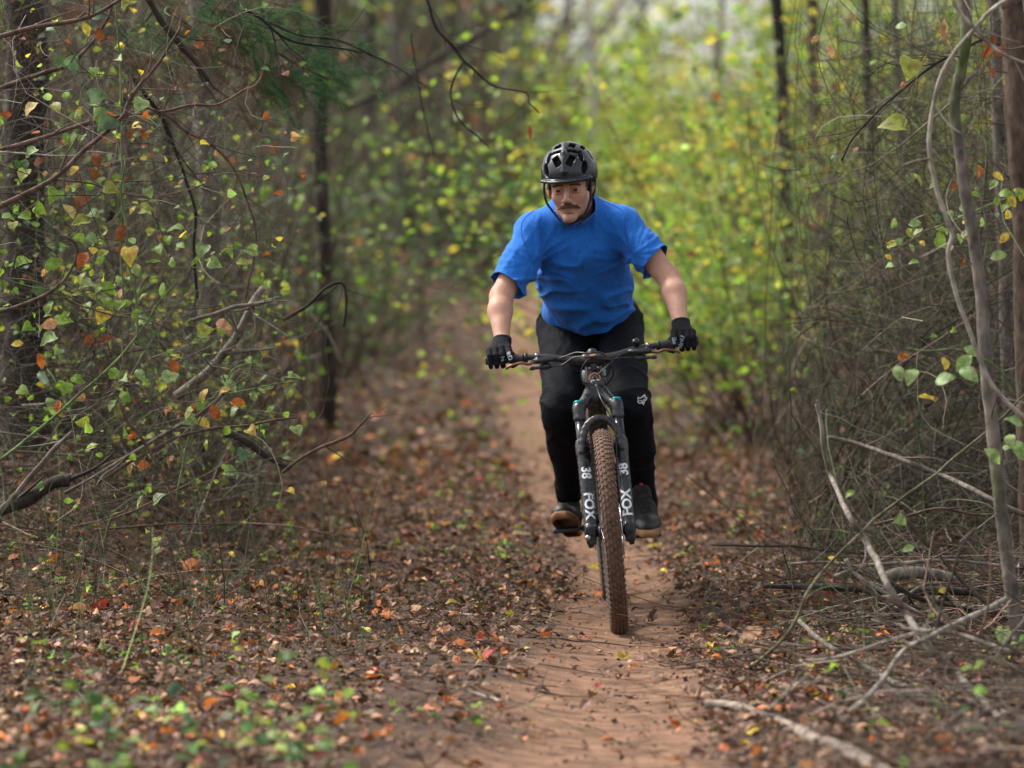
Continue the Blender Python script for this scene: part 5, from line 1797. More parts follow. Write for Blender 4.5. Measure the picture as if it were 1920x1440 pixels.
vine_leaves(V4, [(40, 494, 34, 'bright'), (100, 496, 40, 'bright', 'oval'), (160, 526, 34, 'yg', 'oval'), (135, 524, 22, 'yg'), (205, 545, 30, 'bright'), (200, 572, 34, 'bright', 'oval'), (165, 578, 30, 'bright', 'oval'), (95, 580, 34, 'bright', 'oval'), (190, 595, 36, 'yellow'), (222, 575, 38, 'bright', 'oval'), (235, 570, 26, 'bright', 'oval'), (120, 605, 36, 'bright'), (92, 609, 34, 'peach'), (50, 618, 28, 'bright'), (92, 642, 36, 'lg'), (160, 535, 28, 'lg'), (232, 552, 26, 'peach'), (145, 555, 22, 'bright', 'oval'), (125, 555, 28, 'yg', 'oval'), (33, 646, 24, 'yellow', 'oval'), (75, 676, 30, 'orange'), (105, 660, 24, 'lg'), (255, 590, 24, 'bright', 'oval'), (170, 555, 26, 'yg', 'oval'), (185, 545, 20, 'bright'), (70, 545, 26, 'green'), (200, 640, 30, 'brown'), (165, 640, 30, 'brown')], 13.8)
vine_leaves(V5, [(85, 712, 52, 'greygreen', 'narrow'), (120, 730, 34, 'bright'), (145, 715, 30, 'bright', 'oval'), (235, 716, 28, 'lg'), (263, 705, 30, 'lg', 'oval'), (316, 711, 36, 'lg'), (298, 723, 24, 'yg'), (213, 762, 28, 'lg', 'oval'), (213, 700, 26, 'bright', 'oval'), (95, 763, 40, 'lg', 'oval'), (117, 766, 30, 'orange'), (150, 798, 38, 'yg'), (250, 818, 34, 'orange', 'lobed'), (245, 875, 40, 'cream', 'lobed'), (272, 873, 30, 'orange', 'oval'), (385, 620, 32, 'yg'), (422, 610, 34, 'peach', 'oval'), (420, 712, 24, 'lg', 'oval'), (430, 725, 34, 'lg', 'oval'), (385, 742, 30, 'yellow', 'oval'), (422, 736, 26, 'yellow', 'oval'), (447, 756, 28, 'orange', 'oval'), (375, 760, 32, 'bright'), (402, 770, 32, 'rust'), (440, 773, 22, 'lg'), (355, 777, 26, 'yg'), (378, 793, 32, 'yellow', 'oval'), (366, 765, 26, 'brown'), (355, 790, 28, 'lg'), (320, 690, 34, 'rust'), (330, 670, 24, 'yellow', 'oval'), (173, 840, 30, 'yg', 'oval'), (320, 770, 30, 'peach', 'lobed'), (325, 865, 34, 'tan', 'lobed'), (235, 745, 30, 'bright', 'oval'), (150, 745, 24, 'tan')], 13.8)
vine_leaves(V6, [(473, 811, 26, 'yellow'), (557, 810, 28, 'lg'), (550, 709, 34, 'lg', 'narrow'), (498, 729, 34, 'lg', 'narrow'), (492, 712, 28, 'lg', 'narrow'), (476, 742, 20, 'lg'), (455, 855, 30, 'greygreen'), (433, 887, 28, 'lg'), (388, 835, 26, 'yg', 'narrow'), (505, 768, 26, 'lg', 'narrow'), (465, 784, 22, 'yg', 'narrow'), (545, 925, 20, 'yellow'), (300, 935, 30, 'lg'), (265, 942, 32, 'lg', 'narrow')], 13.9)

# upper middle: bare hanging branches behind the thicket
MID = 'bare branches hanging over the trail'
limb('branch', 'long dark bare branch slanting down towards the helmet', 'branch', [(780, -30, 15.8), (800, 0), (817, 50), (850, 86), (868, 112), (890, 132), (925, 160), (985, 174), (992, 192), (1012, 212)], 2.8, 1.1, 'black', twigs=8, group=MID, tw_len=.3)
limb('branch', 'thin forked bare twig under the long dark branch', 'branch', [(868, 118, 15.8), (850, 150), (845, 185), (862, 225), (898, 258), (918, 277)], 2.2, 1.2, 'dark', twigs=6, group=MID)
limb('branch', 'bare twig crossing in front of the dark brown trunk', 'branch', [(455, 18, 15.0), (500, 38), (560, 65), (620, 73), (650, 83), (700, 107), (750, 130), (792, 157)], 2.8, 1.2, 'dark', twigs=10, group=MID, tw_len=.3)
limb('branch', 'dark branch forking near the top edge between the cedar and the trunk', 'branch', [(458, 18, 14.6), (490, 35), (525, 65), (565, 80), (625, 88), (680, 100)], 3.4, 1.4, 'black', twigs=7, group=MID)
limb('branch', 'drooping thin branch in the middle of the brown wood', 'branch', [(770, 60, 16.5), (780, 130), (790, 200), (805, 250), (814, 290)], 1.8, 1, 'dark', twigs=8, group=MID)
limb('branch', 'long blurred brown bough sloping up behind the trail', 'branch', [(640, 205, 27), (720, 175), (800, 120), (880, 75), (960, 25), (1010, -20)], 4.5, 5, 'dark', twigs=14, group=MID, tw_len=.8)
lf = link('hanging_leaf', leaf_mesh('narrow', 'rust', 1)); place_leaf(lf, at(996, 234, 15.9), (0, -1, .1), -1.57, .055)
lf.matrix_world = Matrix.Translation(Vector(at(993, 233, 15.9))) @ Matrix(((.8, 0, .6), (0, -.1, 0), (0, 0, 0))).to_4x4() if False else Matrix.Translation(Vector(at(994, 234, 15.9))) @ Matrix.Rotation(math.radians(90), 4, 'X') @ Matrix.Rotation(math.pi, 4, 'Z') @ Matrix.Scale(.062, 4)
tag(lf, 'single brown leaf hanging in the air above and beside the helmet', 'leaf')

# ---- right-hand side
R1, _ = limb('sapling', 'pale curved sapling stem bowing in front of the mossy trunk', 'sapling', [(1990, -40, 12.0), (1880, 5), (1829, 53), (1790, 100), (1763, 150), (1746, 230), (1742, 290), (1755, 350), (1776, 410), (1786, 442), (1779, 480), (1795, 560), (1820, 628), (1850, 700), (1880, 745), (1925, 785), (1990, 830)], 3.9, 4.5, 'pale', knots=.1, twigs=5, sides=10)
limb('branch', 'thin pale twig crossing over the top of the curved sapling', 'branch', [(1778, -30, 12.0), (1792, 10), (1815, 40), (1840, 65), (1880, 100), (1950, 130)], 3.4, 3, 'pale', twigs=2)
limb('branch', 'dark slanting branch behind the two large yellow-green leaves', 'branch', [(1850, 70, 13), (1800, 95), (1740, 130), (1690, 170), (1640, 215), (1600, 258), (1580, 300)], 3.2, 1.8, 'dark', twigs=12, tw_len=.35)
limb('branch', 'pale short side shoot pointing level from the curved sapling', 'branch', [(1742, 300, 12.0), (1715, 304), (1692, 311)], 2.4, 2.4, 'grey')
limb('long_stick', 'long grey stick leaning up out of the brush pile to a pale tip', 'branch', [(1531, 757, 12.9), (1541, 800), (1545, 840), (1562, 900), (1592, 965, 12.4), (1622, 1012), (1662, 1092, 12.0), (1700, 1152), (1735, 1205, 11.6), (1800, 1272), (1850, 1322, 11.1), (1925, 1400, 10.7), (1980, 1450, 10.5)], 3.6, 9.5, 'grey', twigs=4, knots=.16)
limb('log', 'thick smooth grey log lying at the trail edge', 'log', [(1326, 1331, None), (1370, 1333, None), (1420, 1347, None), (1470, 1368, None), (1530, 1395, None), (1600, 1425, None), (1680, 1470, None)], 12.5, 13, 'log', knots=.08, sides=16)
limb('stick', 'pale forked stick curving up from the log to the brush', 'branch', [(1508, 1368, 10.95), (1560, 1342), (1590, 1336), (1640, 1292, 11.1), (1690, 1222, 11.3), (1738, 1196), (1820, 1158, 11.6), (1885, 1124, 11.8)], 4.6, 5.4, 'pale', twigs=3)
limb('stick', 'dark grey stick running down under the pale forked stick', 'branch', [(1495, 1160, 12.4), (1560, 1215, 12.0), (1620, 1248), (1690, 1284, 11.6), (1760, 1296), (1840, 1322, 11.2), (1960, 1360, 10.9)], 4.6, 5, 'grey', twigs=4)
limb('stick', 'grey stick lying level among the sticks above the log', 'branch', [(1405, 1273, None), (1460, 1280, None), (1530, 1296, None), (1600, 1303, None), (1700, 1320, None), (1780, 1330, None)], 4.5, 4, 'grey', twigs=3)
limb('stick', 'long thin pale stick crossing level behind the crossing point', 'branch', [(1450, 1142, None), (1520, 1158, None), (1600, 1166, None), (1660, 1172, None), (1720, 1182, 11.6), (1800, 1192, 11.6), (1905, 1226, 11.4)], 3.6, 4, 'grey', twigs=3)
limb('greenbriar_vine', 'green bent vine stem springing from the trail edge into the brush', 'vine', [(1405, 1258, None), (1440, 1225, 12), (1478, 1185), (1498, 1150), (1515, 1110), (1545, 1070, 12.3), (1600, 1012), (1650, 965, 12.8), (1720, 915), (1800, 850, 13.2), (1870, 790), (1930, 730)], 3.6, 2.2, 'greenbrown', twigs=3, knots=.06)
limb('stick', 'dark thick stick pointing to the near corner behind the log', 'branch', [(1585, 1344, 10.7), (1625, 1382), (1660, 1420), (1720, 1480, 10.1)], 7, 8, 'grey', twigs=1)
limb('stick', 'pale weathered branch lying above the litter in the shade of the thicket', 'branch', [(1555, 820, 14.8), (1620, 835), (1700, 866, 14.4), (1760, 890), (1850, 932, 14), (1960, 985)], 4.4, 5, 'grey', twigs=8)
limb('log', 'short mossy log on top of the brush pile', 'log', [(1664, 1086, 13.6), (1690, 1076), (1720, 1074), (1770, 1082), (1800, 1090)], 12, 11, 'grey', knots=.2, sides=12)
limb('log', 'dark log lying level at the bottom of the brush pile', 'log', [(1430, 1098, 13.4), (1500, 1100), (1580, 1102), (1650, 1108), (1740, 1106), (1830, 1110)], 5, 9, 'dark', twigs=5, sides=10)
PILE = 'sticks of the brush pile'
pile = [([(1560, 1085), (1620, 1062), (1700, 1056), (1780, 1052), (1880, 1062)], 4.5, 'grey', 'grey stick lying along the top of the brush pile'),
        ([(1585, 1050), (1600, 1075), (1640, 1100), (1690, 1130), (1750, 1165)], 4, 'pale', 'light stick slanting down across the brush pile'),
        ([(1690, 960), (1720, 1000), (1760, 1040), (1800, 1085), (1850, 1130), (1890, 1160)], 4.5, 'brown', 'brown stick slanting steeply through the brush pile'),
        ([(1640, 985), (1700, 970), (1760, 955), (1830, 965), (1900, 960)], 3, 'brown', 'brown stick bridging the gap behind the brush pile'),
        ([(1755, 1190), (1770, 1130), (1785, 1080), (1800, 1030), (1830, 990)], 3.2, 'dark', 'dark upright stick standing in the brush pile'),
        ([(1620, 1160), (1680, 1130), (1730, 1100), (1760, 1095)], 4, 'grey', 'short grey crooked stick in front of the mossy log'),
        ([(1840, 1290), (1860, 1250), (1890, 1200), (1940, 1140)], 3, 'grey', 'thin grey stick rising at the frame edge near the trunk foot'),
        ([(1500, 1240), (1560, 1235), (1620, 1215), (1700, 1190), (1730, 1188)], 2.6, 'pale', 'thin pale twig arching over the dark grey stick'),
        ([(1480, 1060), (1540, 1056), (1600, 1062), (1640, 1080)], 3, 'grey', 'thin stick poking out of the brush pile towards the trail'),
        ([(1665, 1090), (1720, 1120), (1790, 1138), (1880, 1150)], 5, 'dark', 'stout dark stick below the mossy log'),
        ([(1700, 1390), (1760, 1360), (1830, 1345), (1920, 1300)], 3, 'grey', 'thin stick crossing under the long grey stick near the corner'),
        ([(1540, 1420), (1600, 1400), (1650, 1395), (1720, 1405)], 3, 'pale', 'short pale twig by the end of the big log'),
        ([(1440, 1330), (1475, 1300), (1510, 1270), (1520, 1262)], 3.2, 'pale', 'short broken pale stick behind the big log'),
        ([(1560, 930), (1590, 985), (1610, 1040), (1618, 1080)], 2.4, 'brown', 'thin brown upright twig behind the long grey stick')]
for k, (pp, r, c, lb_) in enumerate(pile):
    ym = 13.0 if pp[0][1] < 1180 else 11.4
    if pp[0][1] > 1290: ym = 10.9
    limb('stick', lb_, 'branch', [(pp[0][0], pp[0][1], ym)] + pp[1:], r, r * .75, c, twigs=4, group=PILE)
for (pp, lb_) in [([(500 + 600, 0)], '')][:0]: pass
limb('stick', 'thin pale stick on the mud left of the tyre', 'branch', [(778, 1146, None), (815, 1149, None), (850, 1156, None), (907, 1163, None)], 2.2, 2.6, 'pale')
limb('stick', 'pale twig with a dark knot on the bare dirt', 'branch', [(880, 1306, None), (905, 1312, None), (938, 1324, None)], 2.2, 3, 'pale')
RT = 'roots and twigs lying across the trail'
for k, (pp, lb_) in enumerate([
    ([(1000, 1298), (1060, 1308), (1150, 1322), (1200, 1335), (1265, 1350)], 'longest thin root crossing the trail'),
    ([(955, 1315), (1010, 1340), (1060, 1362), (1130, 1385), (1200, 1402), (1250, 1418)], 'olive twig slanting down the dirt beside the upright orange leaf'),
    ([(985, 1205), (1060, 1210), (1130, 1215), (1200, 1218), (1290, 1222)], 'root crossing just below the front tyre'),
    ([(1010, 1250), (1080, 1262), (1150, 1275), (1230, 1290)], 'dark root below the small yellow leaf'),
    ([(1175, 1165), (1215, 1172), (1260, 1178), (1300, 1172), (1345, 1180)], 'dark root on the trail beside the tyre'),
    ([(700, 1130), (750, 1124), (790, 1128), (850, 1152)], 'arched dark twig in the litter above the pale stick'),
    ([(1000, 1150), (1050, 1152), (1090, 1156), (1130, 1166)], 'fine root reaching the foot of the tyre'),
    ([(1150, 1390), (1210, 1412), (1290, 1430), (1350, 1445)], 'thin root at the near end of the trail'),
    ([(1225, 1060), (1260, 1075), (1310, 1100), (1350, 1108)], 'thin twig on the trail edge beyond the tyre')]):
    limb('root', lb_, 'root', [(a, b, None) for a, b in pp], 1.3, .8, 'greenbrown' if k == 1 else 'reddish', group=RT, knots=.3, wig=.016)

R2, _ = limb('greenbriar_vine', 'vine with large oval green leaves beside the mossy trunk', 'vine', [(1700, 652, 12.2), (1740, 658), (1790, 655), (1830, 668), (1870, 690), (1900, 740)], 1.6, 2, 'green', knots=.05, twigs=3)
vine_leaves(R2, [(1685, 700, 36, 'lg', 'oval'), (1710, 708, 42, 'lg', 'oval'), (1773, 714, 44, 'lg', 'oval'), (1808, 682, 42, 'lg', 'oval'), (1817, 706, 46, 'lg', 'oval'), (1822, 660, 34, 'lg', 'oval'), (1770, 683, 30, 'yellow', 'oval'), (1736, 750, 42, 'yellow', 'narrow'), (1740, 765, 34, 'dark', 'lobed'), (1752, 790, 30, 'dark', 'lobed'), (1693, 670, 32, 'orange', 'lobed'), (1860, 856, 40, 'lg', 'oval'), (1895, 828, 36, 'lg', 'oval'), (1912, 845, 40, 'lg', 'oval'), (1888, 840, 24, 'lg', 'oval'), (1900, 795, 38, 'lg', 'oval'), (1750, 632, 18, 'bright', 'oval'), (1880, 1196, 34, 'lg', 'heart'), (1595, 928, 22, 'bright', 'oval'), (1690, 978, 26, 'lg', 'heart'), (1703, 1030, 24, 'lg', 'oval'), (1768, 1108, 20, 'yellow', 'oval'), (1560, 1050, 20, 'yellow', 'oval'), (1850, 1372, 26, 'yellow', 'oval'), (1700, 1385, 30, 'lg', 'oval')], 12.2)
R3, _ = limb('greenbriar_vine', 'thin vine holding the two large spotted yellow-green leaves', 'vine', [(1740, 100, 12.6), (1715, 160), (1700, 215), (1680, 280), (1700, 320)], 1, 1.2, 'greenbrown', knots=.05, twigs=3)
vine_leaves(R3, [(1703, 132, 52, 'yg', 'heart'), (1672, 240, 54, 'yg', 'heart'), (1860, 75, 40, 'brown', 'lobed'), (1845, 92, 34, 'orange', 'oval'), (1876, 95, 30, 'rust', 'oval'), (1775, 55, 46, 'tan', 'narrow'), (1557, 97, 24, 'peach', 'oval'), (1532, 72, 26, 'peach', 'lobed'), (1597, 32, 18, 'tan', 'oval'), (1834, 320, 34, 'orange', 'lobed'), (1720, 338, 30, 'yg', 'narrow'), (1855, 136, 26, 'rust', 'oval'), (1785, 350, 18, 'rust', 'oval'), (1806, 490, 26, 'brown', 'lobed'), (1694, 160, 16, 'rust', 'oval'), (1690, 50, 26, 'lg', 'oval'), (1605, 282, 16, 'tan', 'oval'), (1566, 295, 24, 'greygreen', 'narrow')], 12.6)
R4, _ = limb('greenbriar_vine', 'leafy vine tangled round the mossy trunk at shoulder height', 'vine', [(1660, 460, 12.9), (1710, 440), (1760, 425), (1820, 400), (1870, 380), (1925, 360)], 1.3, 1.6, 'green', knots=.05, twigs=6)
items = []
for _ in range(42):
    t = RNG.uniform(); items.append((1655 + 265 * t, 455 - 90 * t + RNG.normal(0, 28), RNG.uniform(14, 30), str(RNG.choice(['lg', 'lg', 'bright', 'greygreen', 'yellow', 'yg'])), 'oval'))
items += [(1763, 456, 36, 'bright', 'heart'), (1884, 446, 26, 'yellow', 'oval'), (1873, 481, 34, 'lg', 'oval'), (1812, 444, 26, 'cream', 'oval'), (1790, 620, 14, 'bright')]
vine_leaves(R4, items, 12.9)
for (px, py, sz, c) in []: pass

# ---- cedar branch with feathery sprays (upper left)
cr_, P = limb('cedar_branch', 'cedar branch with feathery green and browned sprays at the top edge', 'branch', [(400, -30, 15.2), (450, 40), (500, 85), (560, 120), (620, 150)], 4, 2, 'reddish', twigs=10, tw_len=.4)
def sprays(spots, name, root, cols, n_per=9):
    mb = MB()
    for (px, py, rpx, y) in spots:
        c = at(px, py, y)
        R = rpx / FPX * y
        n = n_per
        B = c + RNG.normal(0, .8, (n, 3)) * np.array((R, R * 1.5, R * .6))
        D = RNG.normal(0, .45, (n, 3)) + np.array((.7, 0, -.25))
        PP = stems(mb, B, D, RNG.uniform(.14, .34, n), np.full(n, .0018), 14, 3, .7, .5, pick(cols, [1] * len(cols), n, .2) * .6, .4)
        P_ = PP[:, 1:].reshape(-1, 3); T_ = np.diff(PP, axis=1).reshape(-1, 3); T_ /= np.linalg.norm(T_, axis=1)[:, None]
        for rep in range(7):
            o_ = P_ + RNG.normal(0, .006, P_.shape)
            stems(mb, o_, T_ * .9 + RNG.normal(0, .5, T_.shape), RNG.uniform(.02, .055, len(P_)), np.full(len(P_), .0008), 2, 3, .3, .1, pick(cols, [1] * len(cols), len(P_), .3), .4)
    o = link(name, mb.mesh(name, True, True), M_foliage, root); o.location = -root.location; o['kind'] = 'stuff'
sprays([(425, 20, 60, 15.2), (470, 10, 50, 15.4), (490, 75, 45, 15.3), (540, 125, 50, 15.3), (560, 90, 50, 15.6), (520, 140, 40, 15.2), (385, 20, 45, 15.5), (235, 60, 35, 15.0), (590, 130, 40, 15.6), (450, 50, 50, 15.0)], 'green_sprays', cr_, [(.08, .20, .07), (.06, .16, .06), (.12, .26, .10)])
sprays([(400, 80, 45, 15.1), (420, 60, 50, 15.1), (370, 50, 40, 15.1), (470, 150, 30, 15.2), (300, 40, 50, 15.3), (60, 10, 60, 14.5), (240, 110, 40, 15)], 'brown_sprays', cr_, [(.26, .15, .10), (.18, .12, .09)])

# ================================================================== TREES, SHRUBS AND THE WOOD BEHIND
def above(P_):
    return P_[..., 2] > CAM_H + .062 * P_[..., 1] + .25

def trunk_tree(name, label, pts, r0, r1, colr, Y=15, limbs=(), crown=None, group=None, moss=False, extra_top=None):
    """trunk traced from the ground up through photo pixels, carried on to its full height above the picture"""
    P = px_curve(pts, Y, 5)
    P = P[np.argsort(P[:, 2])] if False else P
    ym = P[:, 1].mean()
    base = P[0].copy()
    g = float(height(base[0], base[1]))
    if base[2] > g:
        k = max(2, int((base[2] - g) / .25))
        low = np.array([[base[0] + .01 * i, base[1], g - .05 + (base[2] - g) * i / k] for i in range(k)])
        P = np.concatenate([low, P])
    top = P[-1]; d = P[-1] - P[-3]; d /= np.linalg.norm(d); d = d * .4 + np.array((0, 0, .9)); d /= np.linalg.norm(d)
    H_ = extra_top or RNG.uniform(5, 8)
    up = np.array([top + d * H_ * t + np.array((.15 * math.sin(t * 4), .1 * math.sin(t * 3), 0)) for t in np.linspace(.06, 1, 14)])
    n0 = len(P)
    P = np.concatenate([P, up])
    t = np.concatenate([np.linspace(0, 1, n0), np.ones(14)])
    rr = (r0 * (1 - t) + r1 * t) / FPX * ym
    rr[n0:] *= np.linspace(.95, .25, 14)
    rr[:2] *= 1.25
    P = P + np.stack([fbm(P * 2.2 + 3 * k, 2, 3 + k) for k in range(3)], 1) * rr[:, None] * .5
    Pf = spline(P, 4)
    rf = np.interp(np.linspace(0, 1, len(Pf)), np.linspace(0, 1, len(P)), rr)
    V, Q, T = tube_geo(Pf, rf, 14, True)
    ctr = np.repeat(Pf, 14, 0); ctr = np.concatenate([ctr, Pf[:1], Pf[-1:]])
    out = V - ctr
    V = V + out * (.26 * fbm(V * np.array((30, 30, 7)) + len(label), 3, 7))[:, None]
    C = np.array(BK[colr])[None] * (1 + .45 * fbm(V * np.array((22, 22, 6)), 3, 11)[:, None])
    if moss:
        m = np.clip(fbm(V * 5, 2, 19) * 2.2 - .2, 0, 1)[:, None]
        C = C * (1 - m) + np.array((.07, .09, .03)) * m
    root = empty(name, Pf[0], label, 'tree', group)
    mb = MB().add(V, Q, T, np.clip(C, .005, 1))
    o = link('trunk', mb.mesh('trunk', True, True), M_bark, root); o.location = -root.location
    # limbs leave the upper trunk
    N = 9
    k = RNG.integers(int(len(Pf) * .5), len(Pf) - 3, N)
    D = RNG.normal(0, 1, (N, 3)); D[:, 2] = RNG.uniform(.2, .9, N)
    lm = MB(); PP = stems(lm, Pf[k], D, RNG.uniform(.8, 2.4, N), rf[k] * .45, 9, 6, .5, 0, np.tile(np.array(BK[colr]), (N, 1)), .2, ok=lambda P_: (above(P_) | (P_[..., 1] > 42)).all(1))
    if len(PP) == 0: PP = Pf[-6:][None]
    q = link('limbs', lm.mesh('limbs', True, True), M_bark, root); q.location = -root.location; q['kind'] = 'stuff'
    if name != 'birch_tree' and ym < 16:
        kk = np.nonzero((Pf[:, 2] > .5) & (Pf[:, 2] < 3))[0]
        kk = kk[RNG.integers(0, len(kk), 16)]
        sm = MB(); stems(sm, Pf[kk], RNG.normal(0, 1, (16, 3)) * np.array((1, .6, .6)) + np.array((0, 0, .4)), RNG.uniform(.15, .6, 16), np.full(16, .0035), 8, 4, 1.2, 0, np.tile(np.array(BK[colr]), (16, 1)), .3, .1)
        q = link('side_shoots', sm.mesh('side_shoots', True, True), M_bark, root); q.location = -root.location; q['kind'] = 'stuff'
    if crown:
        n, rad, cols, w = crown
        cen = Pf[-6]
        tips = PP[:, -1]
        src = np.concatenate([tips, np.tile(cen, (4, 1)) + RNG.normal(0, rad * .4, (4, 3)), Pf[-12:]])
        B = src[RNG.integers(0, len(src), n)] + RNG.normal(0, rad * .33, (n, 3))
        m_ = above(B) | (B[:, 1] > 42); B = B[m_]; n = len(B)
        cb = MB(); scatter(cb, CRD, B, rand_normals(n, .8), RNG.uniform(0, 6.28, n), RNG.uniform(.09, .20, n), pick(cols, w, n, .3))
        q = link('crown', cb.mesh('crown', False, True), M_foliage, root); q.location = -root.location; q['kind'] = 'stuff'
    return root

GC = ['bright', 'green', 'yg', 'yellow', 'lg', 'rust']; GW = [3, 4, 2, 1, 1, .3]
CR = (1500, 2.0, GC, GW)
trunk_tree('cedar_tree', 'dark shaggy trunk at the upper corner behind the arching branches', [(52, 900, 16.5), (48, 600), (45, 350), (55, 150), (48, -20)], 42, 36, 'dark', crown=CR)
trunk_tree('young_tree', 'grey trunk in the thicket behind the blackened dead branch', [(398, 820, 19), (395, 600), (392, 400), (382, 250), (378, 120), (368, -20)], 21, 18, 'grey', crown=CR)
trunk_tree('young_tree', 'dark brown slim trunk standing alone in the middle of the wood', [(612, 640, 25), (610, 560), (606, 430), (602, 300), (600, 180), (606, 90), (604, -20)], 14, 15, 'dark', crown=CR)
trunk_tree('young_tree', 'mossy grey-brown trunk beside the pale curved sapling', [(1925, 1262, 12.6), (1900, 1120), (1880, 980), (1865, 850), (1850, 700), (1838, 560), (1822, 430), (1802, 300), (1790, 200), (1800, 140), (1812, 60), (1806, -20)], 13.5, 10, 'grey', moss=True, crown=CR)
trunk_tree('cedar_tree', 'wide reddish trunk at the far frame edge behind the mossy trunk', [(1935, 900, 14.6), (1925, 600), (1918, 400), (1905, 240), (1900, 100), (1893, -20)], 26, 20, 'brown', crown=CR)
trunk_tree('young_tree', 'straight grey trunk between the mossy trunk and the wide reddish one', [(1890, 800, 15.8), (1884, 560), (1880, 400), (1872, 260), (1866, 100), (1862, -20)], 12, 10, 'grey', crown=CR)
trunk_tree('birch_tree', 'pale white trunk far back above the helmet among bright leaves', [(1112, 250, 64), (1110, 150), (1107, 80), (1104, 0), (1103, -30)], 8.5, 7.5, 'white', crown=(600, 2.0, GC, GW))
trunk_tree('young_tree', 'dark thin trunk in the leafy green bushes at the top', [(1478, 620, 27), (1476, 400), (1470, 220), (1462, 100), (1455, -20)], 14, 11, 'dark', crown=CR)
far = [(312, 24, 9), (545, 30, 10), (480, 33, 7), (700, 44, 9), (745, 50, 12), (790, 40, 6), (855, 58, 10), (950, 66, 8), (652, 36, 7), (245, 27, 11), (168, 23, 9), (1048, 72, 6), (1215, 80, 7), (1330, 52, 7), (1540, 30, 12), (1640, 26, 10), (1700, 22, 8), (905, 48, 7), (575, 48, 9), (430, 40, 8)]
far_lab = ['slim dark trunk behind the black winding branch', 'slim grey trunk behind the hooked dark tip', 'thin brown trunk behind the pale snapped end',
    'slim dark trunk behind the round green shrub', 'grey trunk blurred beside the taller pale green shrub', 'thin brown trunk far back over the litter slope',
    'slim dark trunk far back under the long blurred bough', 'thin grey trunk blurred just above the sleeve on the thicket side', 'thin brown trunk blurred just past the dark brown trunk',
    'dark trunk behind the green vine with round leaves', 'slim grey trunk behind the brown hanging leaves', 'thin brown trunk far back next to the hanging leaf',
    'thin dark trunk far back among the yellowing shrubs', 'thin grey trunk in the bright gap over the glove by the bell', 'slim brown trunk in the dark brush behind the green leaves',
    'dark trunk in the brush behind the yellow-green leaf pair', 'slim grey trunk in the dark brush beside the curved sapling', 'thin brown trunk far back over the shoulder on the thicket side',
    'slim dark trunk blurred just left of the dark brown trunk'.replace('left of', 'before'), 'thin grey trunk behind the browned cedar sprays']
for k, (px, Y, r) in enumerate(far):
    lean = RNG.normal(0, 14)
    g_ = 'slim trunks of the wood behind'
    tn = ['dark', 'grey', 'brown'][k % 3]
    lab = far_lab[k]
    trunk_tree('young_tree', lab, [(px, 640, Y), (px + lean * .4, 350), (px + lean, 120), (px + lean * 1.3, -20)], r, r * .8, ['dark', 'grey', 'brown'][k % 3], group=g_, crown=(700, 1.8, GC, GW))

# ---- near tangles: stems nobody could count
def tangle(name, n, box, hgt, rad, cols, w, up=1.0, K=7, droop=.5, seed=0, curve=.7, mat=None, sides=3, ok=None, sd=.45):
    x0, x1, y0, y1 = box
    Y = RNG.uniform(y0, y1, n)
    X = RNG.uniform(0, 1, n) * (x1(Y) - x0(Y)) + x0(Y)
    B = np.stack([X, Y, height(X, Y)], 1)
    D = np.stack([RNG.normal(0, sd, n), RNG.normal(0, sd * .7, n), np.full(n, up)], 1)
    mb = MB()
    P = stems(mb, B, D, RNG.uniform(*hgt, n), RNG.uniform(*rad, n), K, sides, curve, droop, pick(cols, w, n, .5), .35, ok=ok)
    tag(mb.obj(name, mat or M_twig, None, use_col=True), kind='stuff')
    return P
SC = [(.055, .042, .031), (.10, .08, .058), (.025, .020, .016), (.19, .16, .125), (.08, .05, .035)] + GSTEM
SW = [3, 4, 2, 3, 3, .8, .8, .8]
XL = lambda y: -.141 * y - .9
XR = lambda y: .141 * y + .9
def pxof(P): return 960 + FPX * P[..., 0] / P[..., 1]
def lim(lo=None, hi=None, z=None):
    "keep stems that stay out of the open corridor of the trail"
    def f(P):
        m = np.ones(len(P), bool)
        if hi is not None: m &= (pxof(P) < hi + RNG.normal(0, 25, len(P))[:, None]).all(1)
        if lo is not None: m &= (pxof(P) > lo + RNG.normal(0, 30, len(P))[:, None] - (0 if z is None else np.clip(P[..., 2] - z, 0, 3) * 70)).all(1)
        return m
    return f
leftpx = lambda p: (lambda y: (p - 960) / FPX * y)
P1 = tangle('thicket_stems', 2000, (XL, leftpx(520), 16.6, 21.5), (.7, 2.9), (.0012, .0042), SC, SW, ok=lim(hi=610), sd=.65, curve=1.0)
P2 = tangle('thicket_brush', 2600, (XL, leftpx(500), 15.6, 20), (.25, 1.2), (.0008, .0026), SC, SW, up=.35, droop=.25, ok=lim(hi=580), sd=.8, curve=1.2)
nx_ = 2200
hm = MB(); Yh = RNG.uniform(13.4, 17.5, nx_); Xh = RNG.uniform(-.14 * Yh - .5, (500 - 960) / FPX * Yh); Zh = height(Xh, Yh) + RNG.uniform(.12, 1, nx_) ** 1.1 * 2.2
Dh = np.stack([RNG.normal(0, 1, nx_), RNG.normal(0, .5, nx_), RNG.normal(.1, .55, nx_)], 1)
Ph = stems(hm, np.stack([Xh, Yh, Zh], 1), Dh, RNG.uniform(.15, .8, nx_), RNG.uniform(.0007, .0022, nx_), 7, 3, 1.2, .1, pick(SC, SW, nx_, .35), .35, .12, ok=lim(hi=640))
tag(hm.obj('thicket_twigs', M_twig, None, use_col=True), kind='stuff')
P2b = tangle('low_brush', 700, (XL, leftpx(420), 13.6, 16), (.12, .7), (.0007, .002), SC, SW, up=.35, droop=.4, ok=lim(hi=560), sd=.9, curve=1.2)
nx_ = 4600
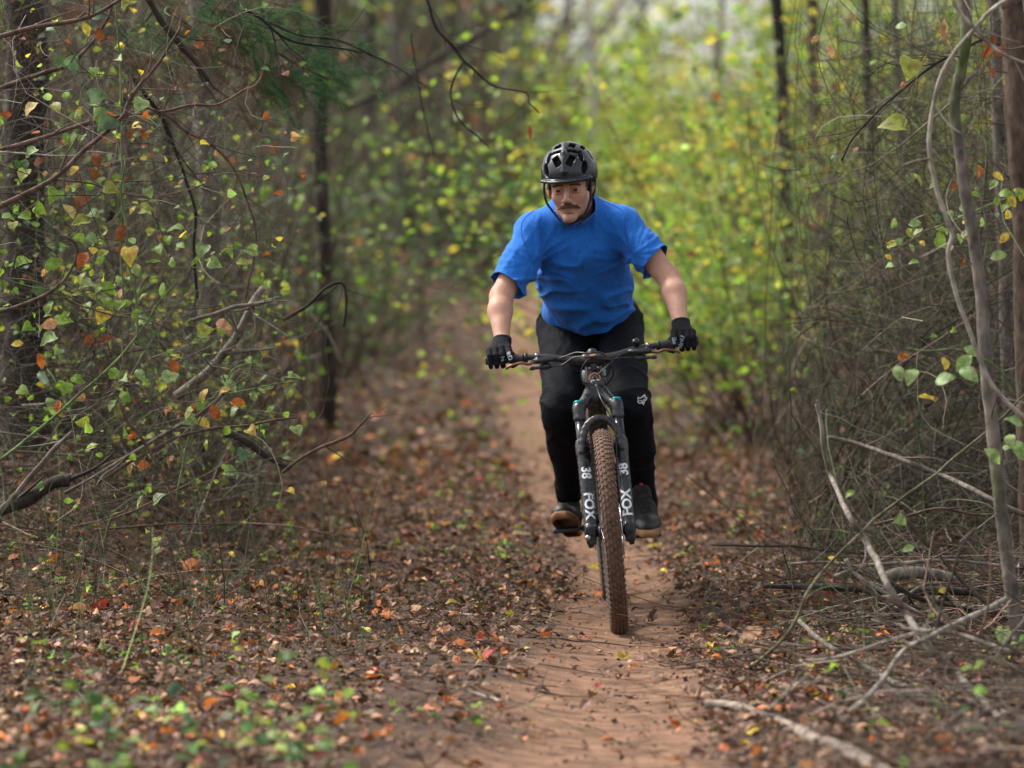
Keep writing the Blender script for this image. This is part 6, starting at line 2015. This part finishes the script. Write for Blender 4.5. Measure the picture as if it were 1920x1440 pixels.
hm = MB(); Yh = RNG.uniform(14.6, 20, nx_); Xh = RNG.uniform((1500 - 960) / FPX * Yh, .14 * Yh + .5); Zh = height(Xh, Yh) + RNG.uniform(.05, 1, nx_) ** 1.2 * 2.2
Dh = np.stack([RNG.normal(0, 1, nx_), RNG.normal(0, .5, nx_), RNG.normal(.1, .6, nx_)], 1)
stems(hm, np.stack([Xh, Yh, Zh], 1), Dh, RNG.uniform(.25, 1.2, nx_), RNG.uniform(.0007, .0026, nx_), 9, 3, 2.2, .2, pick(SC, SW, nx_, .35), .35, .16, ok=lim(lo=1430))
tag(hm.obj('brush_tangle', M_twig, None, use_col=True), kind='stuff')
P3 = tangle('shrub_stems', 2600, (lambda y: -.141 * y - 1.5, leftpx(600), 21, 30), (1.2, 3.4), (.002, .006), SC, SW, ok=lim(hi=700), sd=.5)
P3b = tangle('wood_stems', 1700, (lambda y: -.141 * y - 2, leftpx(680), 30, 50), (1.6, 4.6), (.004, .012), SC, SW, ok=lim(hi=800), sd=.5)
P3c = tangle('far_wood_stems', 1300, (leftpx(560), leftpx(985), 50, 66), (1.8, 5.2), (.006, .02), SC, SW, ok=lim(hi=1010), sd=.4)
P5c = tangle('low_far_brush', 1500, (leftpx(1255), leftpx(1560), 34, 56), (.7, 2.4), (.003, .009), SC, SW, up=.8, droop=.5, ok=lim(lo=1235), sd=.6)
P4 = tangle('brush_stems', 2500, (leftpx(1500), XR, 15.8, 22), (.8, 3.4), (.0012, .0048), SC, [3, 4, 5, 2, 3, .8, .6, .8], curve=1.8, ok=lim(lo=1440, z=1.2), sd=.8, K=10)
P4b = tangle('arching_brush', 3600, (leftpx(1480), XR, 16.0, 24), (.5, 2.0), (.0010, .0034), SC, [2, 3, 4, 2, 3, 1, 1, 1], up=.55, droop=.9, ok=lim(lo=1420), sd=.7, curve=1.2)
P5 = tangle('green_brush_stems', 1000, (leftpx(1400), XR, 22, 34), (1.0, 3.6), (.002, .006), SC, SW, ok=lim(lo=1330, z=1.0))
P5b = tangle('far_brush_stems', 900, (leftpx(1340), lambda y: .141 * y + 2, 34, 50), (1.4, 4.2), (.004, .010), SC, SW, ok=lim(lo=1270, z=1.5))
P6 = tangle('green_shoots', 230, (XL, leftpx(720), 11.2, 15.4), (.15, .6), (.0012, .0028), GSTEM, [2, 2, 1], K=5, droop=0, curve=.25, sd=.15)
P7 = tangle('green_shoots_by_sticks', 110, (leftpx(1440), XR, 11.2, 15.5), (.2, .8), (.0010, .0022), GSTEM, [2, 2, 1], K=5, droop=0, curve=.3, sd=.15)

def leaves_on(name, P, n, smin, smax, cols, w, shapes=None, kmin=2, off=.03, keep=None, zmax=None, normal=(0, -.5, .8)):
    N, K1, _ = P.shape
    i = RNG.integers(0, N, n); k = RNG.integers(kmin, K1, n)
    B = P[i, k] + RNG.normal(0, off, (n, 3))
    m = np.ones(n, bool)
    if keep is not None: m &= RNG.uniform(0, 1, n) < keep(B)
    B = B[m]; n = len(B)
    mb = MB()
    scatter(mb, shapes or (OV[:2] + HE[:2]), B, rand_normals(n, .75, normal), RNG.uniform(0, 6.28, n), RNG.uniform(smin, smax, n), pick_sp(B, cols, w, 1.1 if smax < .06 else .7, len(name)))
    o = mb.obj(name, M_foliage, None, smooth=False, use_col=True)
    return tag(o, kind='stuff')
LC = ['bright', 'green', 'yg', 'lg', 'yellow', 'rust', 'tan', 'brown', 'greygreen']
LB = [(.25, .38, .06), (.10, .19, .05), (.42, .45, .09), (.32, .44, .18), (.62, .50, .09), 'rust', 'tan', 'brown', 'greygreen']  # leaf tones raised to stand in for brighter light on these bushes
leaves_on('thicket_leaves', P1, 3000, .02, .048, LC, [5, 4, 3, 2, 1.5, 1, 1.2, 1.2, 2])
leaves_on('brush_leaves', P2, 1700, .015, .042, LC, [5, 4, 3, 2, 1.4, 1.2, 1.5, 1.5, 2])
leaves_on('twig_leaves', Ph, 1100, .018, .042, LC, [6, 3, 4, 3, 2, 1, 1, 1, 2])
leaves_on('wood_leaves', P3, 3600, .05, .10, LC, [3, 6, 2, 2, 1, 1, .7, .6, 5], CRD, keep=lambda B: np.clip(.25 + fbm(B * .8, 2, 31) * 1.6, .03, 1))
leaves_on('far_wood_leaves', P3b, 5200, .07, .15, LC, [2.5, 5, 2, 2, 1.0, 1.2, 1.5, .8, 6], CRD, off=.25, keep=lambda B: np.clip(.35 + fbm(B * .45, 2, 37) * 1.9, .04, 1))
leaves_on('far_wood_foliage', P3c, 5000, .08, .17, LC, [1.5, 5, 1.5, 1, .6, 1.0, 1.5, 1.5, 8], CRD, off=.35, keep=lambda B: np.clip(.3 + fbm(B * .4, 2, 39) * 1.8, .03, 1))
leaves_on('low_far_leaves', P5c, 5500, .06, .13, LB, [6, 3, 5, 2, 3, 1.5, 2, 1.5, 2], CRD, off=.18)
leaves_on('dark_brush_leaves', P4, 2300, .018, .045, LC, [3, 3, 1.5, 2, .6, 1, 1, 1, 3], keep=lambda B: np.clip(.4 + fbm(B * 1.4, 2, 35) * 1.6, .05, 1))
leaves_on('bright_bush_leaves', P5, 12500, .055, .11, LB, [9, 3.5, 6, 2, 3.5, .7, .4, .2, 1], CRD, off=.16, keep=lambda B: np.clip(.35 + fbm(B * .9, 2, 63) * 2.2, .05, 1) * np.clip((B[:, 2] - .35) * .9, .08, 1) * np.where((pxof(B) < 1400) & (B[:, 2] > 2.0), .4, 1) * np.clip(1.35 - (B[:, 0] / B[:, 1] - .05) * 16, .12, 1))
leaves_on('far_bush_leaves', P5b, 7500, .09, .18, LB, [9, 3, 7, 2, 4.5, .6, .4, .2, 1], CRD, off=.3, keep=lambda B: np.clip((B[:, 2] - .1) * .8, .1, 1) * np.where((pxof(B) < 1420) & (B[:, 2] > 2.6), .35, 1))

# ---- countable shrubs in the middle distance
def shrub(x, y, h, w, nst, nlf, cols, wts, label, group, smin=.05, smax=.11, stemc=BROWNS, scat=None):
    g = float(height(x, y))
    root = empty('shrub', (x, y, g), label, 'shrub', group)
    mb = MB()
    D = np.stack([RNG.normal(0, w * .5, nst), RNG.normal(0, w * .5, nst), np.full(nst, 1.0)], 1)
    P = stems(mb, np.tile((x, y, g), (nst, 1)) + RNG.normal(0, .08 * w, (nst, 3)) * np.array((1, 1, 0)), D, RNG.uniform(.6, 1.15, nst) * h, RNG.uniform(.004, .011, nst), 8, 4, .6, .25, pick(stemc, [1] * len(stemc), nst, .2), .3)
    q = link('stems', mb.mesh('stems', True, True), M_twig, root); q.location = -root.location; q['kind'] = 'stuff'
    i = RNG.integers(0, nst, nlf); k = RNG.integers(3, 9, nlf)
    B = P[i, k] + RNG.normal(0, .17, (nlf, 3)) * w
    lb2 = MB()
    scatter(lb2, CRD, B, rand_normals(nlf, .7, (0, -.3, .9)), RNG.uniform(0, 6.28, nlf), RNG.uniform(smin, smax, nlf), pick_sp(B, cols, wts, .9, nlf % 17))
    q = link('foliage', lb2.mesh('foliage', False, True), M_foliage, root); q.location = -root.location; q['kind'] = 'stuff'
    return root
def sx(px, Y): return (px - 960) / FPX * Y
SG = 'leafy shrubs back along the trail'
for (px, Y, h, w, nl, lab, cw) in [
    (700, 34, 2.3, 1.1, 2000, 'round mid green shrub in a gap of the brown wood', [3, 9, .6, 1, .3, .2]),
    (640, 30, 1.6, .9, 1000, 'low green shrub at the foot of the brown wood behind the dark brown trunk', [2, 9, .6, 1, .4, .2]),
    (735, 38, 3.3, 1.0, 1200, 'taller pale green shrub over the round one', [2, 8, 1, 1.5, .4, .2]),
    (850, 55, 2.3, 1.5, 1300, 'greyish green shrub by the far bend of the trail', [1, 6, 1, 1.5, .4, .8]),
    (1290, 33, 1.0, .8, 900, 'low yellow-green shrub right behind the glove by the bell', [8, 3, 5, 2, 2, .3]),
    (1250, 40, 1.6, 1.2, 1200, 'bright shrub seen between arm and shirt', [9, 2, 5, 2, 3, .2]),
    (1330, 26, 3.0, 1.3, 2600, 'tall bright green shrub over the trail beside the rider', [9, 4, 4, 2, 2, .5]),
    (1420, 24, 3.2, 1.2, 2300, 'bright green shrub with yellow leaves in front of the dark thin trunk', [8, 5, 3, 2, 2.5, .8]),
    (1240, 66, 3.2, 2.0, 1800, 'big yellow-green shrub beyond the bend of the trail', [7, 2, 8, 1, 5, .6]),
    (1160, 70, 3.6, 2.0, 2400, 'yellowing shrub in the light behind the helmet', [6, 2, 8, 1, 6, .8]),
    (1060, 74, 3.4, 2.2, 2400, 'olive shrub at the end of the wood left of the pale trunk', [5, 4, 6, 1, 3, .8]),
    (1390, 52, 4.4, 1.8, 2400, 'tall pale green shrub under the bright gap', [9, 2, 6, 3, 3, .3]),
    (1280, 84, 4.2, 3.0, 1500, 'towering light green crown under the bright gap', [8, 2, 6, 3, 3, .3]),
    (1010, 60, 2.2, 1.5, 1500, 'dull green shrub behind the sleeve beside the trail', [3, 4, 4, 2, 2, 1])]:
    shrub(sx(px, Y), Y, h, w, 26, int(nl * (.6 if px < 1000 else .9)), [(.25, .38, .06), (.10, .19, .05), (.42, .45, .09), (.32, .44, .18), (.62, .50, .09), 'rust'] if px > 1000 else [(.11, .18, .05), (.06, .11, .04), (.10, .13, .07), (.09, .07, .045), 'yellow', 'rust'], cw, lab, SG, .05 * Y / 30, .10 * Y / 30 if Y > 30 else .085)  # the lighter palette stands in for brighter light on those shrubs

# ---- the far wood on the rising ground: one mass
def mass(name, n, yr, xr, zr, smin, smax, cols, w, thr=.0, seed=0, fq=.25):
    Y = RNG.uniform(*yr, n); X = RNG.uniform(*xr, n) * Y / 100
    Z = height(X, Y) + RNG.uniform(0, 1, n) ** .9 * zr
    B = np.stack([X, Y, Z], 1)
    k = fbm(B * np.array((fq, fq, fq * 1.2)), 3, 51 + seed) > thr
    a_ = X / Y                                    # opening added: leaves thinned so the bright sky shows through
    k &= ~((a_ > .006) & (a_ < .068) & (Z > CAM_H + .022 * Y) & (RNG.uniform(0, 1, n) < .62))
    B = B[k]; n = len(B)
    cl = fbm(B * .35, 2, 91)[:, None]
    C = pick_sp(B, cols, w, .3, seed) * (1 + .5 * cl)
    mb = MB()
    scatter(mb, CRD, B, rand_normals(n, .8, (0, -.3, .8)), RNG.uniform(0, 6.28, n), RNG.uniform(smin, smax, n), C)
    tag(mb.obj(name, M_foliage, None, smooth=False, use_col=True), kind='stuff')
FC = ['bright', 'green', (.38, .42, .12), (.40, .48, .22), (.58, .50, .14), 'rust', 'greygreen', (.13, .11, .08)]  # pale greens and yellow lifted in place of light on the far leaves
FD = ['bright', 'green', 'yg', 'lg', 'yellow', 'rust', (.06, .10, .055), (.075, .06, .042)]  # dark green and brown stand in for shade under the crowns
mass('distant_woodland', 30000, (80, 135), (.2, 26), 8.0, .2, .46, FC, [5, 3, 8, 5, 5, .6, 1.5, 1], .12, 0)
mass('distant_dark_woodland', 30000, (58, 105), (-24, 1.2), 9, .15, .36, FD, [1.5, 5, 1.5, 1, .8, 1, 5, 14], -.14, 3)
mass('distant_side_woodland', 16000, (46, 75), (6.5, 26), 6, .12, .26, FC, [4, 5, 3, 2, 1.5, 1, 3, 3], -.05, 5)
tangle('distant_stems', 1500, (lambda y: -.22 * y, lambda y: .003 * y, 60, 110), (4, 9), (.015, .05), BROWNS, [2, 3, 1, 3, 2], curve=.3, droop=.05, K=5)


tangle('distant_side_stems', 260, (lambda y: .06 * y, lambda y: .24 * y, 60, 110), (3, 8), (.012, .035), BROWNS, [2, 3, 1, 3, 2], curve=.3, droop=.05, K=5)
